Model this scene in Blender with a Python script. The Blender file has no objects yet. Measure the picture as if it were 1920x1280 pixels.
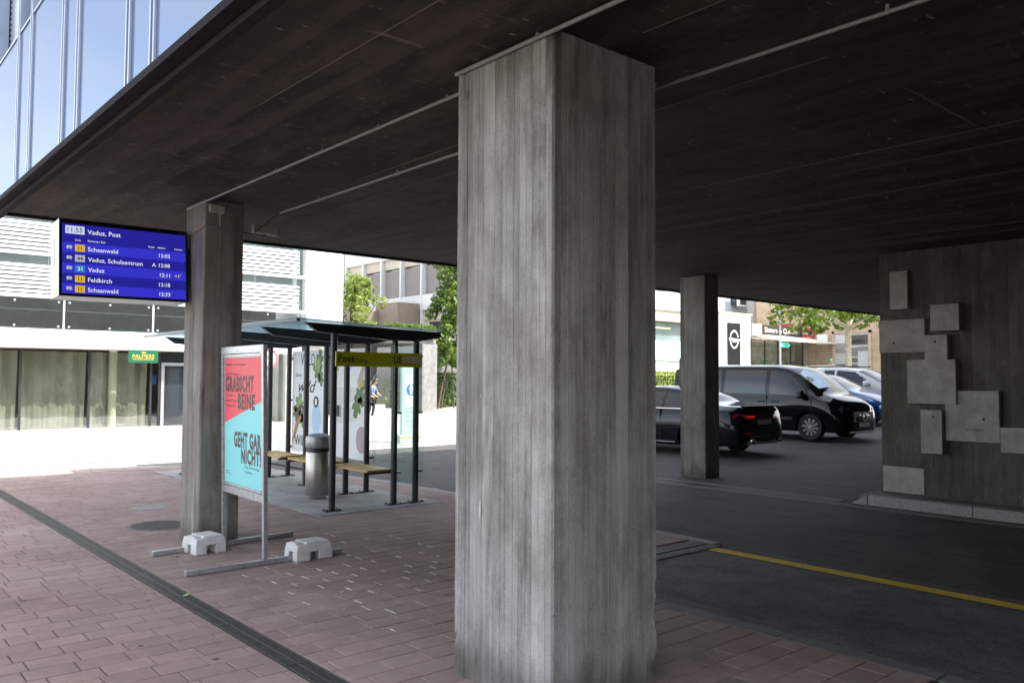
import bpy, math, random
from mathutils import Vector, Matrix
rad = math.radians
rnd = random.Random(11)
sc = bpy.context.scene
C = sc.collection

# ------------------------------------------------------------------ camera
yaw, pitch, roll = rad(40.796), rad(2.599), rad(0.278)
fw = Vector((math.sin(yaw)*math.cos(pitch), math.cos(yaw)*math.cos(pitch), math.sin(pitch)))
rt = Vector((math.cos(yaw), -math.sin(yaw), 0)); up = rt.cross(fw)
rt, up = rt*math.cos(roll)+up*math.sin(roll), -rt*math.sin(roll)+up*math.cos(roll)
CAM = Vector((0, 0, 1.65)); FPX = 1555.3
cd = bpy.data.cameras.new('camera'); cam = bpy.data.objects.new('camera', cd); C.objects.link(cam)
cd.sensor_width = 36; cd.lens = FPX/1920*36; cd.clip_start = .05; cd.clip_end = 2000
mw = Matrix((rt, up, -fw)).transposed().to_4x4(); mw.translation = CAM
cam.matrix_world = mw; sc.camera = cam

def proj(p):
    d = Vector(p)-CAM; w = d.dot(fw)
    return 960+FPX*d.dot(rt)/w, 640-FPX*d.dot(up)/w, w

# ------------------------------------------------------------------ sky, sun, exposure
SUN_EL, SUN_AZ = rad(58), rad(145)          # azimuth clockwise from +Y
world = bpy.data.worlds.new('World'); sc.world = world; world.use_nodes = True
nt = world.node_tree; nt.nodes.clear()
def wn(t, **k):
    n = nt.nodes.new(t)
    for a, b in k.items(): setattr(n, a, b)
    return n
sky = wn('ShaderNodeTexSky', sky_type='NISHITA', sun_disc=False, sun_elevation=SUN_EL, sun_rotation=SUN_AZ, altitude=450, air_density=1.0, dust_density=2.0, ozone_density=1.0)
tcw = wn('ShaderNodeTexCoord'); mpw = wn('ShaderNodeMapping'); mpw.inputs['Scale'].default_value = (1, 1, 2.6)
nzw = wn('ShaderNodeTexNoise'); nzw.inputs['Scale'].default_value = 2.3; nzw.inputs['Detail'].default_value = 7; nzw.inputs['Roughness'].default_value = .55
rpw = wn('ShaderNodeValToRGB'); rpw.color_ramp.elements[0].position = .30; rpw.color_ramp.elements[1].position = .66
rpw.color_ramp.elements[0].color = (.25, .25, .25, 1)
bw = wn('ShaderNodeRGBToBW'); mul = wn('ShaderNodeMath', operation='MULTIPLY'); mul.inputs[1].default_value = 1.5
mixw = wn('ShaderNodeMix', data_type='RGBA'); bg = wn('ShaderNodeBackground'); bg.inputs[1].default_value = .15
out = wn('ShaderNodeOutputWorld')
L = nt.links.new
L(tcw.outputs['Generated'], mpw.inputs[0]); L(mpw.outputs[0], nzw.inputs[0]); L(nzw.outputs['Fac'], rpw.inputs[0])
L(sky.outputs[0], bw.inputs[0]); L(bw.outputs[0], mul.inputs[0])
L(rpw.outputs[0], mixw.inputs[0]); L(sky.outputs[0], mixw.inputs[6]); L(mul.outputs[0], mixw.inputs[7])
L(mixw.outputs[2], bg.inputs[0]); L(bg.outputs[0], out.inputs[0])
sl = bpy.data.lights.new('sun', 'SUN'); sl.energy = 2.7; sl.angle = rad(.53); sl.color = (1, .955, .88)
so = bpy.data.objects.new('sun', sl); C.objects.link(so)
tosun = Vector((math.sin(SUN_AZ)*math.cos(SUN_EL), math.cos(SUN_AZ)*math.cos(SUN_EL), math.sin(SUN_EL)))
so.rotation_euler = tosun.to_track_quat('Z', 'Y').to_euler(); so.location = (0, -20, 60)
vs = sc.view_settings; vs.view_transform = 'Standard'; vs.look = 'None'; vs.gamma = 1; vs.use_curve_mapping = False
EXPO = 2.15
vs.exposure = EXPO
EMI = 2**-EXPO
cy = sc.cycles
cy.use_denoising = True; cy.max_bounces = 9; cy.diffuse_bounces = 5; cy.glossy_bounces = 4; cy.transparent_max_bounces = 16; cy.transmission_bounces = 6
cy.caustics_reflective = False; cy.caustics_refractive = False; cy.sample_clamp_indirect = 6

# ------------------------------------------------------------------ helpers: objects
def tag(o, label, cat, group=None):
    o['label'] = label; o['category'] = cat
    if group: o['group'] = group
    return o
def thing(name, label, cat, loc=(0, 0, 0), group=None):
    o = bpy.data.objects.new(name, None); o.empty_display_size = .2; o.location = loc; C.objects.link(o)
    return tag(o, label, cat, group)
def par(o, p):
    if p is not None:
        o.parent = p
        m = Matrix.Identity(4); q = p
        m = world_of(p)
        o.matrix_parent_inverse = m.inverted()
    return o
def world_of(o):
    m = o.matrix_basis.copy()
    if o.parent is not None: m = world_of(o.parent) @ o.matrix_parent_inverse @ m
    return m

class MB:
    """collects faces in world coordinates; build() links them as one mesh object"""
    def __init__(s): s.v = []; s.f = []
    def add(s, vs, fs):
        n = len(s.v); s.v += [tuple(p) for p in vs]; s.f += [tuple(i+n for i in f) for f in fs]; return s
    def box(s, x0, x1, y0, y1, z0, z1):
        return s.add([(x0,y0,z0),(x1,y0,z0),(x1,y1,z0),(x0,y1,z0),(x0,y0,z1),(x1,y0,z1),(x1,y1,z1),(x0,y1,z1)],
                     [(0,3,2,1),(4,5,6,7),(0,1,5,4),(1,2,6,5),(2,3,7,6),(3,0,4,7)])
    def frame_box(s, o, ex, ey, ez, a, b):     # box in a local frame, a/b = min/max local corners
        o, ex, ey, ez = map(Vector, (o, ex, ey, ez)); P = []
        for z in (a[2], b[2]):
            for x, y in ((a[0],a[1]),(b[0],a[1]),(b[0],b[1]),(a[0],b[1])): P.append(o+ex*x+ey*y+ez*z)
        return s.add(P, [(0,3,2,1),(4,5,6,7),(0,1,5,4),(1,2,6,5),(2,3,7,6),(3,0,4,7)])
    def cbox(s, x0, x1, y0, y1, z0, z1, c):    # box with chamfered top edges
        V = [(x0,y0,z0),(x1,y0,z0),(x1,y1,z0),(x0,y1,z0),(x0,y0,z1-c),(x1,y0,z1-c),(x1,y1,z1-c),(x0,y1,z1-c),
             (x0+c,y0+c,z1),(x1-c,y0+c,z1),(x1-c,y1-c,z1),(x0+c,y1-c,z1)]
        F = [(0,1,5,4),(1,2,6,5),(2,3,7,6),(3,0,4,7),(4,5,9,8),(5,6,10,9),(6,7,11,10),(7,4,8,11),(8,9,10,11)]
        return s.add(V, F)
    def tube(s, pts, r, n=8, cap=True):
        pts = [Vector(p) for p in pts]; rs = r if isinstance(r, (list, tuple)) else [r]*len(pts)
        ring0 = len(s.v); t0 = None
        for i, p in enumerate(pts):
            t = (pts[min(i+1, len(pts)-1)]-pts[max(i-1, 0)]).normalized()
            if t0 is None:
                a = t.orthogonal().normalized()
            else:
                a = (a-t*a.dot(t)).normalized()
            t0 = t; b = t.cross(a)
            for k in range(n):
                w = 2*math.pi*k/n; s.v.append(tuple(p+(a*math.cos(w)+b*math.sin(w))*rs[i]))
        for i in range(len(pts)-1):
            for k in range(n):
                q = ring0+i*n; s.f.append((q+k, q+(k+1)%n, q+n+(k+1)%n, q+n+k))
        if cap:
            s.f.append(tuple(ring0+k for k in range(n))[::-1]); e = ring0+(len(pts)-1)*n; s.f.append(tuple(e+k for k in range(n)))
        return s
    def prism(s, poly, o, ex, ey, ez, d0, d1):  # polygon in (ex,ey), extruded along ez from d0 to d1
        o, ex, ey, ez = map(Vector, (o, ex, ey, ez)); n = len(poly)
        V = [o+ex*x+ey*y+ez*d0 for x, y in poly]+[o+ex*x+ey*y+ez*d1 for x, y in poly]
        F = [tuple(range(n))[::-1], tuple(range(n, 2*n))]+[(i, (i+1) % n, n+(i+1) % n, n+i) for i in range(n)]
        return s.add(V, F)
    def flat(s, poly, o, ex, ey):
        o, ex, ey = map(Vector, (o, ex, ey))
        return s.add([o+ex*x+ey*y for x, y in poly], [tuple(range(len(poly)))])
    def lathe(s, prof, o, ax=(0,0,1), n=24, closed=False):
        o, ax = Vector(o), Vector(ax).normalized(); a = ax.orthogonal().normalized(); b = ax.cross(a); r0 = len(s.v); m = len(prof)
        for k in range(n):
            w = 2*math.pi*k/n; d = a*math.cos(w)+b*math.sin(w)
            for r, h in prof: s.v.append(tuple(o+d*r+ax*h))
        for k in range(n):
            q, p = r0+k*m, r0+((k+1) % n)*m
            for i in range(m-1): s.f.append((q+i, p+i, p+i+1, q+i+1))
            if closed: s.f.append((q+m-1, p+m-1, p, q))
        return s
    def build(s, name, mat, parent=None, smooth=False, bevel=0, kind=None, label=None):
        me = bpy.data.meshes.new(name); me.from_pydata(s.v, [], s.f); me.update()
        o = bpy.data.objects.new(name, me); C.objects.link(o)
        if mat: me.materials.append(mat)
        if smooth:
            for p in me.polygons: p.use_smooth = True
            if smooth != 'all':
                me.set_sharp_from_angle(angle=rad(38))
        if bevel:
            b = o.modifiers.new('bevel', 'BEVEL'); b.width = bevel; b.segments = 2; b.limit_method = 'ANGLE'; b.angle_limit = rad(40)
        if kind: o['kind'] = kind
        if label: o['label'] = label
        return par(o, parent)

def bx(name, mat, parent, x0, x1, y0, y1, z0, z1, bevel=0, **k):
    return MB().box(x0, x1, y0, y1, z0, z1).build(name, mat, parent, bevel=bevel, **k)
def circle(r, n=20, cx=0, cy=0, sx=1, sy=1, a0=0, a1=2*math.pi):
    full = abs(a1-a0-2*math.pi) < 1e-6
    return [(cx+r*sx*math.cos(a0+(a1-a0)*k/(n if full else n-1)), cy+r*sy*math.sin(a0+(a1-a0)*k/(n if full else n-1))) for k in range(n)]
def ringpoly(mb, r0, r1, o, ex, ey, n=28, a0=0, a1=2*math.pi, cx=0, cy=0, sx=1, sy=1):
    o, ex, ey = Vector(o), Vector(ex), Vector(ey); V = []; F = []
    for k in range(n+1):
        a = a0+(a1-a0)*k/n
        for r in (r0, r1): V.append(o+ex*(cx+r*sx*math.cos(a))+ey*(cy+r*sy*math.sin(a)))
    for k in range(n): F.append((2*k, 2*k+1, 2*k+3, 2*k+2))
    return mb.add(V, F)

def text_mesh(s, bold=0., shear=0.):
    cu = bpy.data.curves.new('t', 'FONT'); cu.body = s; cu.size = 1; cu.offset = bold; cu.shear = shear; cu.space_character = 1+bold*3.2; cu.resolution_u = 3; cu.fill_mode = 'FRONT'
    o = bpy.data.objects.new('t', cu); C.objects.link(o); bpy.context.view_layer.update()
    me = bpy.data.meshes.new_from_object(o.evaluated_get(bpy.context.evaluated_depsgraph_get()))
    V = [(v.co.x, v.co.y) for v in me.vertices]; F = [tuple(p.vertices) for p in me.polygons]
    bpy.data.objects.remove(o); bpy.data.curves.remove(cu); bpy.data.meshes.remove(me)
    return V, F
def text(parent, s, mat, o, ex, ey, x, y, h=None, w=None, bold=0., shear=0., align='L', cap=.69, name='lettering'):
    """s with its baseline at (x,y) in the frame; h = cap height, w = width to fit"""
    V, F = text_mesh(s, bold, shear)
    x0, x1 = min(v[0] for v in V), max(v[0] for v in V)
    if h is None: h = w/(x1-x0)*cap
    sy = h/cap; sx = (w/(x1-x0)) if w else sy
    dx = {'L': 0, 'C': -.5, 'R': -1}[align]*(x1-x0)*sx
    o, ex, ey = Vector(o), Vector(ex), Vector(ey)
    return MB().add([o+ex*(x+dx+(a-x0)*sx)+ey*(y+b*sy) for a, b in V], F).build(name, mat, parent)

# ------------------------------------------------------------------ helpers: materials
class NT:
    def __init__(s, name):
        s.m = bpy.data.materials.new(name); s.m.use_nodes = True; s.t = s.m.node_tree; s.t.nodes.clear()
        s.out = s.t.nodes.new('ShaderNodeOutputMaterial')
    def n(s, t, ins=None, **k):
        q = s.t.nodes.new(t)
        for a, b in k.items(): setattr(q, a, b)
        for a, b in (ins or {}).items():
            if hasattr(b, 'is_output') or isinstance(b, bpy.types.NodeSocket): s.t.links.new(b, q.inputs[a])
            else: q.inputs[a].default_value = b
        return q
    def pos(s): return s.n('ShaderNodeNewGeometry').outputs['Position']
    def mapped(s, scale, loc=(0, 0, 0), rot=(0, 0, 0), vec=None):
        return s.n('ShaderNodeMapping', {0: vec or s.pos(), 1: loc, 2: rot, 3: scale}).outputs[0]
    def noise(s, vec, scale=1, detail=4, rough=.55, dist=0):
        return s.n('ShaderNodeTexNoise', {'Vector': vec, 'Scale': scale, 'Detail': detail, 'Roughness': rough, 'Distortion': dist}).outputs['Fac']
    def ramp(s, f, stops):
        r = s.n('ShaderNodeValToRGB', {0: f}); e = r.color_ramp.elements
        while len(e) < len(stops): e.new(.5)
        for q, (p, c) in zip(e, stops):
            q.position = p; q.color = (c, c, c, 1) if not isinstance(c, tuple) else (*c, 1)
        return r.outputs[0]
    def mix(s, f, a, b, mode='MIX'):
        q = s.n('ShaderNodeMix', data_type='RGBA', blend_type=mode, clamp_result=False)
        for i, v in ((0, f), (6, a), (7, b)):
            if isinstance(v, bpy.types.NodeSocket): s.t.links.new(v, q.inputs[i])
            else: q.inputs[i].default_value = v if i == 0 or len(v) == 4 else (*v, 1)
        return q.outputs[2]
    def math(s, op, a, b=0., c=0., clamp=False):
        q = s.n('ShaderNodeMath', operation=op, use_clamp=clamp)
        for i, v in enumerate((a, b, c)):
            if isinstance(v, bpy.types.NodeSocket): s.t.links.new(v, q.inputs[i])
            else: q.inputs[i].default_value = v
        return q.outputs[0]
    def bump(s, h, strength, dist, normal=None):
        d = {'Height': h, 'Strength': strength, 'Distance': dist}
        if normal: d['Normal'] = normal
        return s.n('ShaderNodeBump', d).outputs[0]
    def principled(s, col, rough=.6, metal=0., spec=.5, normal=None, coat=0., emis=None, estr=0., trans=0., alpha=1.):
        d = {'Base Color': col if isinstance(col, bpy.types.NodeSocket) else (*col, 1), 'Roughness': rough, 'Metallic': metal, 'Specular IOR Level': spec, 'Coat Weight': coat, 'Coat Roughness': .03, 'Transmission Weight': trans}
        if normal: d['Normal'] = normal
        if emis: d['Emission Color'] = (*emis, 1); d['Emission Strength'] = estr
        b = s.n('ShaderNodeBsdfPrincipled', d).outputs[0]
        return b
    def done(s, sh):
        s.t.links.new(sh, s.out.inputs[0]); return s.m

def M(name, col, rough=.6, metal=0., var=.12, vscale=4., bump=0., bscale=60., spec=.5, stretch=(1, 1, 1), coat=0., dirt=0.):
    t = NT(name); p = t.pos(); c = (*col, 1)
    if var or dirt:
        f = t.noise(t.mapped(stretch, vec=p), vscale, 5, .6)
        lo = tuple(max(0, x*(1-var)) for x in col); hi = tuple(min(1, x*(1+var)) for x in col)
        c = t.mix(t.ramp(f, [(.3, 0.), (.7, 1.)]), lo, hi)
        if dirt:
            g = t.noise(t.mapped((1, 1, .35), vec=p), vscale*.7, 8, .7)
            c = t.mix(t.math('MULTIPLY', t.ramp(g, [(.52, 0.), (.75, 1.)]), dirt), c, tuple(x*.35 for x in col))
    else: c = col
    nm = t.bump(t.noise(t.mapped(stretch, vec=p), bscale, 4, .6), 1., bump) if bump else None
    return t.done(t.principled(c, rough, metal, spec, nm, coat))
def glass(name, tint=(.9, .95, .94), rough=.0, base=0., bump=0., fres=1.5):
    t = NT(name); nm = None
    if bump: nm = t.bump(t.noise(t.mapped((1, 1, 1)), 1.3, 2, .5), 1., bump)
    d = {'IOR': fres}
    if nm: d['Normal'] = nm
    f = t.n('ShaderNodeFresnel', d).outputs[0]
    if base: f = t.math('ADD', f, base, clamp=True)
    f = t.math('MULTIPLY', f, t.math('SUBTRACT', 1., t.n('ShaderNodeNewGeometry').outputs['Backfacing']))
    tr = t.n('ShaderNodeBsdfTransparent', {0: (*tint, 1)}).outputs[0]
    dg = {0: (1, 1, 1, 1), 'Roughness': rough}
    if nm: dg['Normal'] = nm
    gl = t.n('ShaderNodeBsdfGlossy', dg).outputs[0]
    return t.done(t.n('ShaderNodeMixShader', {0: f, 1: tr, 2: gl}).outputs[0])
def emit(name, col, k=1.):
    t = NT(name)
    return t.done(t.n('ShaderNodeEmission', {0: (*col, 1), 1: k*EMI}).outputs[0])
def srgb(r, g, b):
    return tuple(((x/255)/12.92 if x/255 <= .04045 else ((x/255+.055)/1.055)**2.4) for x in (r, g, b))

def board_concrete(name, base, tone=.22, board=.102, axis='z', warm=(.29, .25, .20), holes=True, stain=0., spots=0., bumpk=1., blot=0., crisp=1.):
    """concrete with the print of rough formwork boards; axis = direction the boards run"""
    t = NT(name); p = t.pos(); sp = t.n('ShaderNodeSeparateXYZ', {0: p})
    x, y, z = sp.outputs
    if axis == 'z': s = t.math('ADD', x, y); g = (38, 38, .9); m = (7, 7, .35)
    elif axis == 'y': s = x; g = (38, .9, 38); m = (7, .35, 7)
    idx = t.math('FLOOR', t.math('DIVIDE', s, board))
    wn_ = t.n('ShaderNodeTexWhiteNoise', {'W': idx}, noise_dimensions='1D')
    tonev = t.math('MULTIPLY_ADD', wn_.outputs[0], tone, 1-tone*.5)
    off = t.n('ShaderNodeCombineXYZ', {0: t.math('MULTIPLY', wn_.outputs[0], 37.), 1: 0., 2: t.math('MULTIPLY', wn_.outputs[0], 11.)}).outputs[0]
    pv = t.n('ShaderNodeVectorMath', {0: p, 1: off}, operation='ADD').outputs[0]
    grain = t.noise(t.mapped(g, vec=pv), 1, 7, .68, .3)
    streak = t.noise(t.mapped(m, vec=pv), 1, 6, .62, .2)
    blotch = t.noise(p, 1.1, 6, .65); fine = t.noise(p, 160, 3, .7)
    c = t.mix(t.ramp(blotch, [(.35, 0.), (.68, 1.)]), base, warm)
    c = t.mix(1., c, tonev, 'MULTIPLY')
    c = t.mix(1., c, t.ramp(streak, [(.25, .70), (.5, 1.), (.8, 1.2)]), 'MULTIPLY')
    c = t.mix(1., c, t.ramp(grain, [(.25, 1-.14*crisp), (.5, 1.), (.75, 1+.07*crisp)]), 'MULTIPLY')
    c = t.mix(1., c, t.ramp(fine, [(.25, 1-.14*crisp), (.75, 1+.12*crisp)]), 'MULTIPLY')
    c = t.mix(1., c, t.ramp(t.noise(t.mapped((1, 1, .6), vec=p), 4.5, 7, .7), [(.3, .78), (.5, 1.), (.7, 1.15)]), 'MULTIPLY')
    if blot:
        c = t.mix(t.math('MULTIPLY', t.ramp(t.noise(t.mapped((3.2, 3.2, .55), vec=pv), 1, 9, .72, .6), [(.47, 0.), (.66, 1.)]), blot), c, t.mix(1., c, (.40, .38, .35), 'MULTIPLY'))
        c = t.mix(t.math('MULTIPLY', t.ramp(t.noise(t.mapped((1.6, 1.6, 1.1), loc=(4, 2, 1), vec=p), 1, 9, .75), [(.5, 0.), (.62, 1.)]), blot*.7), c, t.mix(1., c, (.62, .60, .57), 'MULTIPLY'))
        c = t.mix(t.math('MULTIPLY', t.ramp(t.noise(p, 42, 5, .8), [(.60, 0.), (.72, 1.)]), blot*.45), c, (.10, .09, .08))
        c = t.mix(t.math('MULTIPLY', t.ramp(t.noise(t.mapped((9, 9, 2.2), loc=(7, 1, 3), vec=p), 1, 7, .75), [(.60, 0.), (.74, 1.)]), blot*.5), c, (.50, .48, .45))
    fr = t.math('FRACT', t.math('DIVIDE', s, board))
    seam = t.math('LESS_THAN', t.math('ABSOLUTE', t.math('SUBTRACT', fr, .5)), .485)   # 0 on the seam
    seamv = t.math('MULTIPLY_ADD', seam, t.math('MULTIPLY', wn_.outputs[0], .22), t.math('SUBTRACT', 1., t.math('MULTIPLY', wn_.outputs[0], .22)))
    c = t.mix(1., c, seamv, 'MULTIPLY')
    h = t.math('ADD', t.math('MULTIPLY', grain, .6), t.math('MULTIPLY', fine, .12))
    h = t.math('ADD', h, t.math('MULTIPLY', seam, -.25)); h = t.math('ADD', h, t.math('MULTIPLY', wn_.outputs[0], .5))
    if holes:
        vo = t.n('ShaderNodeTexVoronoi', {'Vector': p, 'Scale': 23., 'Randomness': 1.}); d = vo.outputs['Distance']
        pr = t.n('ShaderNodeTexVoronoi', {'Vector': t.mapped((1, 1, .45), vec=p), 'Scale': 62.}); pk = t.math('LESS_THAN', t.n('ShaderNodeSeparateColor', {0: pr.outputs['Color']}).outputs[0], .16)
        c = t.mix(t.math('MULTIPLY', t.math('MULTIPLY', t.math('LESS_THAN', pr.outputs['Distance'], .2), pk), .5), c, (.06, .055, .05))
        big = t.math('LESS_THAN', t.n('ShaderNodeSeparateColor', {0: vo.outputs['Color']}).outputs[0], .17)
        hole = t.math('MULTIPLY', t.math('LESS_THAN', d, .1), big)
        c = t.mix(t.math('MULTIPLY', hole, .7), c, (.05, .045, .04)); h = t.math('SUBTRACT', h, hole)
        v2 = t.n('ShaderNodeTexVoronoi', {'Vector': t.mapped((1, 1, .7), vec=p), 'Scale': 4.6}); b2 = t.math('LESS_THAN', t.n('ShaderNodeSeparateColor', {0: v2.outputs['Color']}).outputs[1], .3)
        kn = t.math('MULTIPLY', t.ramp(v2.outputs['Distance'], [(.03, 1.), (.14, 0.)]), b2)
        c = t.mix(t.math('MULTIPLY', kn, .55), c, (.07, .062, .055))
        lw = t.n('ShaderNodeTexVoronoi', {'Vector': t.mapped((1, 1, .6), vec=p), 'Scale': 15.}); l2 = t.math('LESS_THAN', t.n('ShaderNodeSeparateColor', {0: lw.outputs['Color']}).outputs[2], .1)
        c = t.mix(t.math('MULTIPLY', t.math('MULTIPLY', t.math('LESS_THAN', lw.outputs['Distance'], .07), l2), .6), c, (.6, .58, .54))
    if stain:   # grime splashed up from the ground
        sn = t.noise(t.mapped((5, 5, .8), vec=p), 1, 6, .65)
        zz = t.math('SUBTRACT', t.math('MULTIPLY', sn, .62), z)
        c = t.mix(t.math('MULTIPLY', t.math('MULTIPLY_ADD', zz, 6., -.55, clamp=True), stain), c, (.055, .05, .042))
    if spots:
        e1 = t.ramp(t.noise(t.mapped((2.6, 9., 1), vec=p), 1, 3, .6), [(.66, 0.), (.74, 1.)])
        e2 = t.ramp(t.noise(t.mapped((7., 17., 1), loc=(3, 5, 0), vec=p), 1, 2, .5), [(.70, 0.), (.76, 1.)])
        c = t.mix(t.math('MULTIPLY', e1, spots*.75), c, (.25, .20, .165)); c = t.mix(t.math('MULTIPLY', e2, spots), c, (.30, .26, .22))
        big = t.noise(t.mapped((2.2, .7, 1), vec=p), 1, 7, .7)
        c = t.mix(t.math('MULTIPLY', t.ramp(big, [(.46, 0.), (.70, 1.)]), spots*.85), c, (.125, .096, .078))
    nm = t.bump(h, .9, .004*bumpk)
    return t.done(t.principled(c, .85, 0, .25, nm))

def paver_mat(name, base, dust):
    t = NT(name); p = t.pos()
    oi = t.n('ShaderNodeObjectInfo').outputs['Random']; isl = t.n('ShaderNodeNewGeometry').outputs['Random Per Island']
    r = t.math('FRACT', t.math('ADD', t.math('MULTIPLY', oi, 7.13), isl))
    c = t.mix(t.ramp(t.noise(p, .55, 5, .6), [(.35, 0.), (.65, 1.)]), base, dust)
    c = t.mix(1., c, t.math('MULTIPLY_ADD', r, .2, .9), 'MULTIPLY')
    c = t.mix(1., c, t.ramp(t.noise(p, 95, 4, .75), [(.2, .78), (.8, 1.2)]), 'MULTIPLY')
    c = t.mix(1., c, t.ramp(t.noise(p, 7, 6, .7), [(.3, .86), (.75, 1.1)]), 'MULTIPLY')
    c = t.mix(t.math('MULTIPLY', t.ramp(t.noise(p, .8, 7, .7), [(.54, 0.), (.70, 1.)]), .5), c, (.10, .075, .068))
    vo = t.n('ShaderNodeTexVoronoi', {'Vector': p, 'Scale': 2.6, 'Randomness': 1.})
    few = t.math('LESS_THAN', t.n('ShaderNodeSeparateColor', {0: vo.outputs['Color']}).outputs[0], .55)
    rr = t.math('ADD', vo.outputs['Distance'], t.math('MULTIPLY', t.noise(p, 30, 3, .6), .06))
    gum = t.math('MULTIPLY', t.math('LESS_THAN', rr, .095), few)
    c = t.mix(t.math('MULTIPLY', gum, .72), c, (.03, .026, .026))
    h = t.math('ADD', t.math('MULTIPLY', t.noise(p, 120, 4, .7), 1.), t.math('MULTIPLY', t.noise(p, 14, 3, .6), .5))
    return t.done(t.principled(c, .8, 0, .3, t.bump(h, .7, .003)))

def asphalt(name, base, patch=.6):
    t = NT(name); p = t.pos()
    c = t.mix(t.ramp(t.noise(p, .5, 6, .65), [(.3, 0.), (.7, 1.)]), tuple(q*(1-.35*patch) for q in base), tuple(q*(1+.3*patch) for q in base))
    c = t.mix(1., c, t.ramp(t.noise(p, 180, 3, .8), [(.25, .6), (.75, 1.4)]), 'MULTIPLY')
    c = t.mix(1., c, t.ramp(t.noise(p, 34, 5, .85), [(.32, .5), (.68, 1.5)]), 'MULTIPLY')
    c = t.mix(1., c, t.ramp(t.noise(p, 2.2, 7, .72), [(.3, .7), (.7, 1.25)]), 'MULTIPLY')
    st = t.noise(t.mapped((3.4, .8, 1), vec=p), 1, 6, .7)
    c = t.mix(t.math('MULTIPLY', t.ramp(st, [(.54, 0.), (.66, 1.)]), .75), c, tuple(q*.35 for q in base))
    vo = t.n('ShaderNodeTexVoronoi', {'Vector': t.n('ShaderNodeVectorMath', {0: p, 1: t.n('ShaderNodeTexNoise', {'Vector': p, 'Scale': 2.}).outputs['Color']}, operation='ADD').outputs[0], 'Scale': .33}, feature='DISTANCE_TO_EDGE')
    c = t.mix(t.math('MULTIPLY', t.math('LESS_THAN', vo.outputs['Distance'], .0015), .4), c, tuple(q*.25 for q in base))
    h = t.noise(p, 240, 3, .7)
    return t.done(t.principled(c, .78, 0, .4, t.bump(h, .8, .004)))

def leaf_mat(name, a, b, trans=.45):
    t = NT(name); isl = t.n('ShaderNodeNewGeometry').outputs['Random Per Island']
    c = t.mix(isl, a, b)
    d = t.principled(c, .5, 0, .4)
    tr = t.n('ShaderNodeBsdfTranslucent', {0: t.mix(1., c, (1.5, 1.35, .6, 1), 'MULTIPLY')}).outputs[0]
    return t.done(t.n('ShaderNodeMixShader', {0: trans, 1: d, 2: tr}).outputs[0])

# shared materials
m_col = board_concrete('column_concrete', (.46, .458, .45), .26, .102, 'z', (.40, .385, .355), stain=.6, blot=.9, bumpk=1.8, crisp=1.9)
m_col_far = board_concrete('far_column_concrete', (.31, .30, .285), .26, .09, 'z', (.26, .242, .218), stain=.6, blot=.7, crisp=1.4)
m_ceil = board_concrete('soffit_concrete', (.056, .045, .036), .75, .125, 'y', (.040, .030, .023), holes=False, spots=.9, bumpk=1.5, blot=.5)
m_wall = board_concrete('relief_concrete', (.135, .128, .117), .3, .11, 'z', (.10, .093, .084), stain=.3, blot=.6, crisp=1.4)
m_block = M('relief_block_concrete', (.37, .355, .325), .9, var=.22, vscale=5, bump=.006, bscale=45, dirt=.55)
m_conc = M('plain_concrete', (.42, .41, .39), .85, var=.16, vscale=3, bump=.004, bscale=70, dirt=.4)
m_pale = M('pale_precast', (.68, .69, .69), .85, var=.1, vscale=9, bump=.003, bscale=90, dirt=.35)
m_kerb = M('granite_kerb', (.30, .29, .28), .8, var=.3, vscale=55, bump=.003, bscale=120, dirt=.5)
m_strip = M('concrete_strip', (.155, .15, .145), .85, var=.2, vscale=8, bump=.003, bscale=90, dirt=.5)
m_paver = paver_mat('paver_red', (.29, .200, .176), (.365, .272, .245))
m_joint = M('joint_sand', (.050, .042, .038), .95, var=.3, vscale=30)
m_asph = asphalt('asphalt', (.066, .062, .060), .9)
m_plaza = M('plaza_paving', (.36, .34, .315), .85, var=.1, vscale=.5, bump=.003, bscale=60)
m_yel = M('yellow_paint', (.66, .45, .03), .75, var=.3, vscale=30, dirt=.7)
m_galv = M('galvanised_steel', (.46, .48, .50), .42, .75, var=.22, vscale=26, bump=.0008, bscale=160)
m_iron = M('cast_iron', (.115, .105, .10), .6, .5, var=.3, vscale=30)
m_dark = M('anthracite_steel', (.033, .038, .044), .38, .2, var=.12, vscale=8)
m_black = M('black_plastic', (.012, .012, .013), .4, 0, var=.2)
m_pvc = M('grey_conduit', (.30, .29, .28), .5, 0, var=.1, vscale=12)
m_white = M('white_paint', (.80, .80, .79), .55, 0, var=.03)
m_wpanel = M('white_facade_panel', (.82, .82, .81), .5, 0, var=.02)
m_grey = M('grey_plaster', (.30, .30, .29), .8, var=.1)
m_beige = M('beige_concrete', (.46, .41, .34), .85, var=.1, vscale=2, bump=.003, bscale=40)
m_bldg = M('pale_precast_facade', (.56, .57, .57), .8, var=.05, vscale=1.5)
m_steel = M('brushed_stainless', (.40, .385, .36), .38, 1, var=.12, vscale=3, stretch=(14, 14, .4))
m_lid = M('grey_metal_lid', (.32, .33, .34), .4, .6, var=.1)
m_lime = M('lime_sign', (.70, .75, .03), .45, 0, var=.05)
m_ink = M('black_ink', (.012, .012, .012), .6, 0, var=0)
m_paper = M('poster_paper', (.74, .77, .80), .5, 0, var=.02)
m_glass = glass('clear_glass', (.90, .955, .94))
m_roofg = None
m_win = M('dark_window', (.03, .035, .04), .06, 0, var=0, spec=.9)
m_leafA = leaf_mat('maple_leaf', (.09, .145, .03), (.22, .27, .075), .4)
m_leafB = leaf_mat('bush_leaf', (.035, .085, .014), (.13, .20, .03), .4)
m_leafC = leaf_mat('hedge_leaf', (.10, .17, .02), (.24, .30, .04), .4)
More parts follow.
